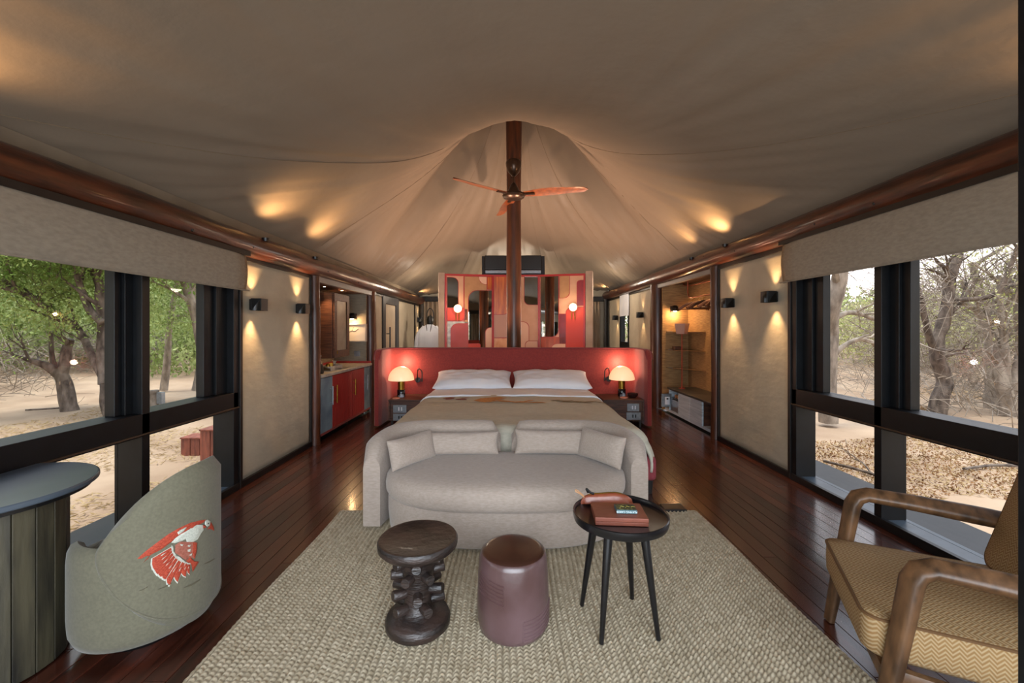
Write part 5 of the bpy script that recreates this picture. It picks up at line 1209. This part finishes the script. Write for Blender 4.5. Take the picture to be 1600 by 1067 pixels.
# straw, litter and sticks on the ground
def ground_scatter(n, x0, x1, y0, y1, dens=None):
    x = rng.uniform(x0, x1, n); y = rng.uniform(y0, y1, n)
    k = np.array([noise.noise(Vector((a*.45, b*.45, 7))) > -.05 for a, b in zip(x, y)]); x, y = x[k], y[k]
    return np.stack([x, y, np.array([gz(a, b) for a, b in zip(x, y)])+.01+rng.random(len(x))*.02], -1)
quads('straw_litter', ground_scatter(30000, -11, -2.7, .3, 10), .012, 0, mStraw, None, 'dry straw scattered on the sandy ground outside the left windows', 'straw', 'stuff', 7, .85)
quads('leaf_litter', ground_scatter(70000, 3, 11, 1.2, 10.5), .015, 0, mLitter, None, 'brown fallen leaves on the ground outside the right windows', 'leaf litter', 'stuff', 2, .6)
quads('straw_litter', ground_scatter(26000, 3, 13, 3, 12), .012, 0, mStraw, None, 'dry straw among the fallen leaves outside the right windows', 'straw', 'stuff', 7, .7)
for k, (pts, lb) in enumerate((([A(40, 640, 8.9), A(75, 634, 9), A(110, 628, 9.2)], 'long dry stick lying left of the forked tree'), ([A(128, 690, 7), A(140, 665, 7.6), A(148, 650, 8)], 'thin stick leaning near the left window post'),
                               ([(4.2, 4.6, GZ+.1), (4.3, 5.0, GZ+.12), (4.1, 5.5, GZ+.1)], 'dark stick on the fallen leaves outside the right window'), ([(5.6, 5.2, GZ+.1), (6.2, 5.3, GZ+.12), (6.9, 5.1, GZ+.1)], 'pale stick on the ground beyond the right window'))):
    P = [Vector((p[0], p[1], gz(p[0], p[1])+.04)) for p in map(Vector, pts)]; b = MB().tube(spline(P, 4), .018, 6); tips = []
    branch(b, P[1], (P[2]-P[1])+Vector((.2, .2, .1)), .01, .4, 1, tips); b.build('stick', mBark, smooth=True, label=lb, cat='stick')
# red-brown wooden step blocks and a bollard outside on the left
mRedWood = mat('red_brown_planks', '5e2f22', '8a4a36', rough=.6, scale=4, stretch=(6, 6, 1), rand=.15)
def block(x0, x1, y0, y1, z0, z1, n, label):
    t = thing('step_block', ((x0+x1)/2, (y0+y1)/2, z0), label, 'step')
    bx(x0+.012, x1-.012, y0+.012, y1-.012, z0, z1-.03).build('core', mDark, t)
    for k in range(n):
        a = x0+(x1-x0)*k/n; b_ = x0+(x1-x0)*(k+1)/n-.008
        bx(a, b_, y0, y0+.014, z0, z1-.02).build('plank', mRedWood, t, bevel=.002); bx(a, b_, y1-.014, y1, z0, z1-.02).build('plank', mRedWood, t)
        c = y0+(y1-y0)*k/n; d_ = y0+(y1-y0)*(k+1)/n-.008
        bx(x1-.002, x1+.012, c, d_, z0, z1-.02).build('plank', mRedWood, t, bevel=.002)
    bx(x0-.01, x1+.02, y0-.01, y1+.01, z1-.02, z1).build('top_plank', mRedWood, t, bevel=.003)
block(-4.02, -3.75, 5.5, 5.8, GZ-.05, .1, 2, 'taller red-brown planked wooden block outside the left window'); block(-4.62, -4.35, 5.95, 6.2, GZ-.05, -.12, 2, 'lower red-brown planked wooden block outside the left window')
bo = thing('bollard', A(240, 640, 9.3), 'short grey garden bollard among the trees outside the left window', 'bollard'); p = A(240, 640, 9.3)
MB().lathe([(.09, gz(p.x, p.y)-.05), (.09, gz(p.x, p.y)+.34), (.1, gz(p.x, p.y)+.35), (.1, gz(p.x, p.y)+.4), (0, gz(p.x, p.y)+.41)], 20, None, p.x, p.y).build('body', mBarkP, bo, smooth=True)
bx(p.x+.1, p.x+.22, p.y-.05, p.y+.05, gz(p.x, p.y)+.1, gz(p.x, p.y)+.36).build('lamp_head', mSteel, bo, bevel=.01)
# deck edge under the windows
for X0, X1 in ((XL-.26, XL-.18), (XR+.18, XR+.26)): bx(X0, X1, -1, 5.4, GZ-.1, .0).build('trim_4', mStrip, bevel=.004)['kind'] = 'structure'
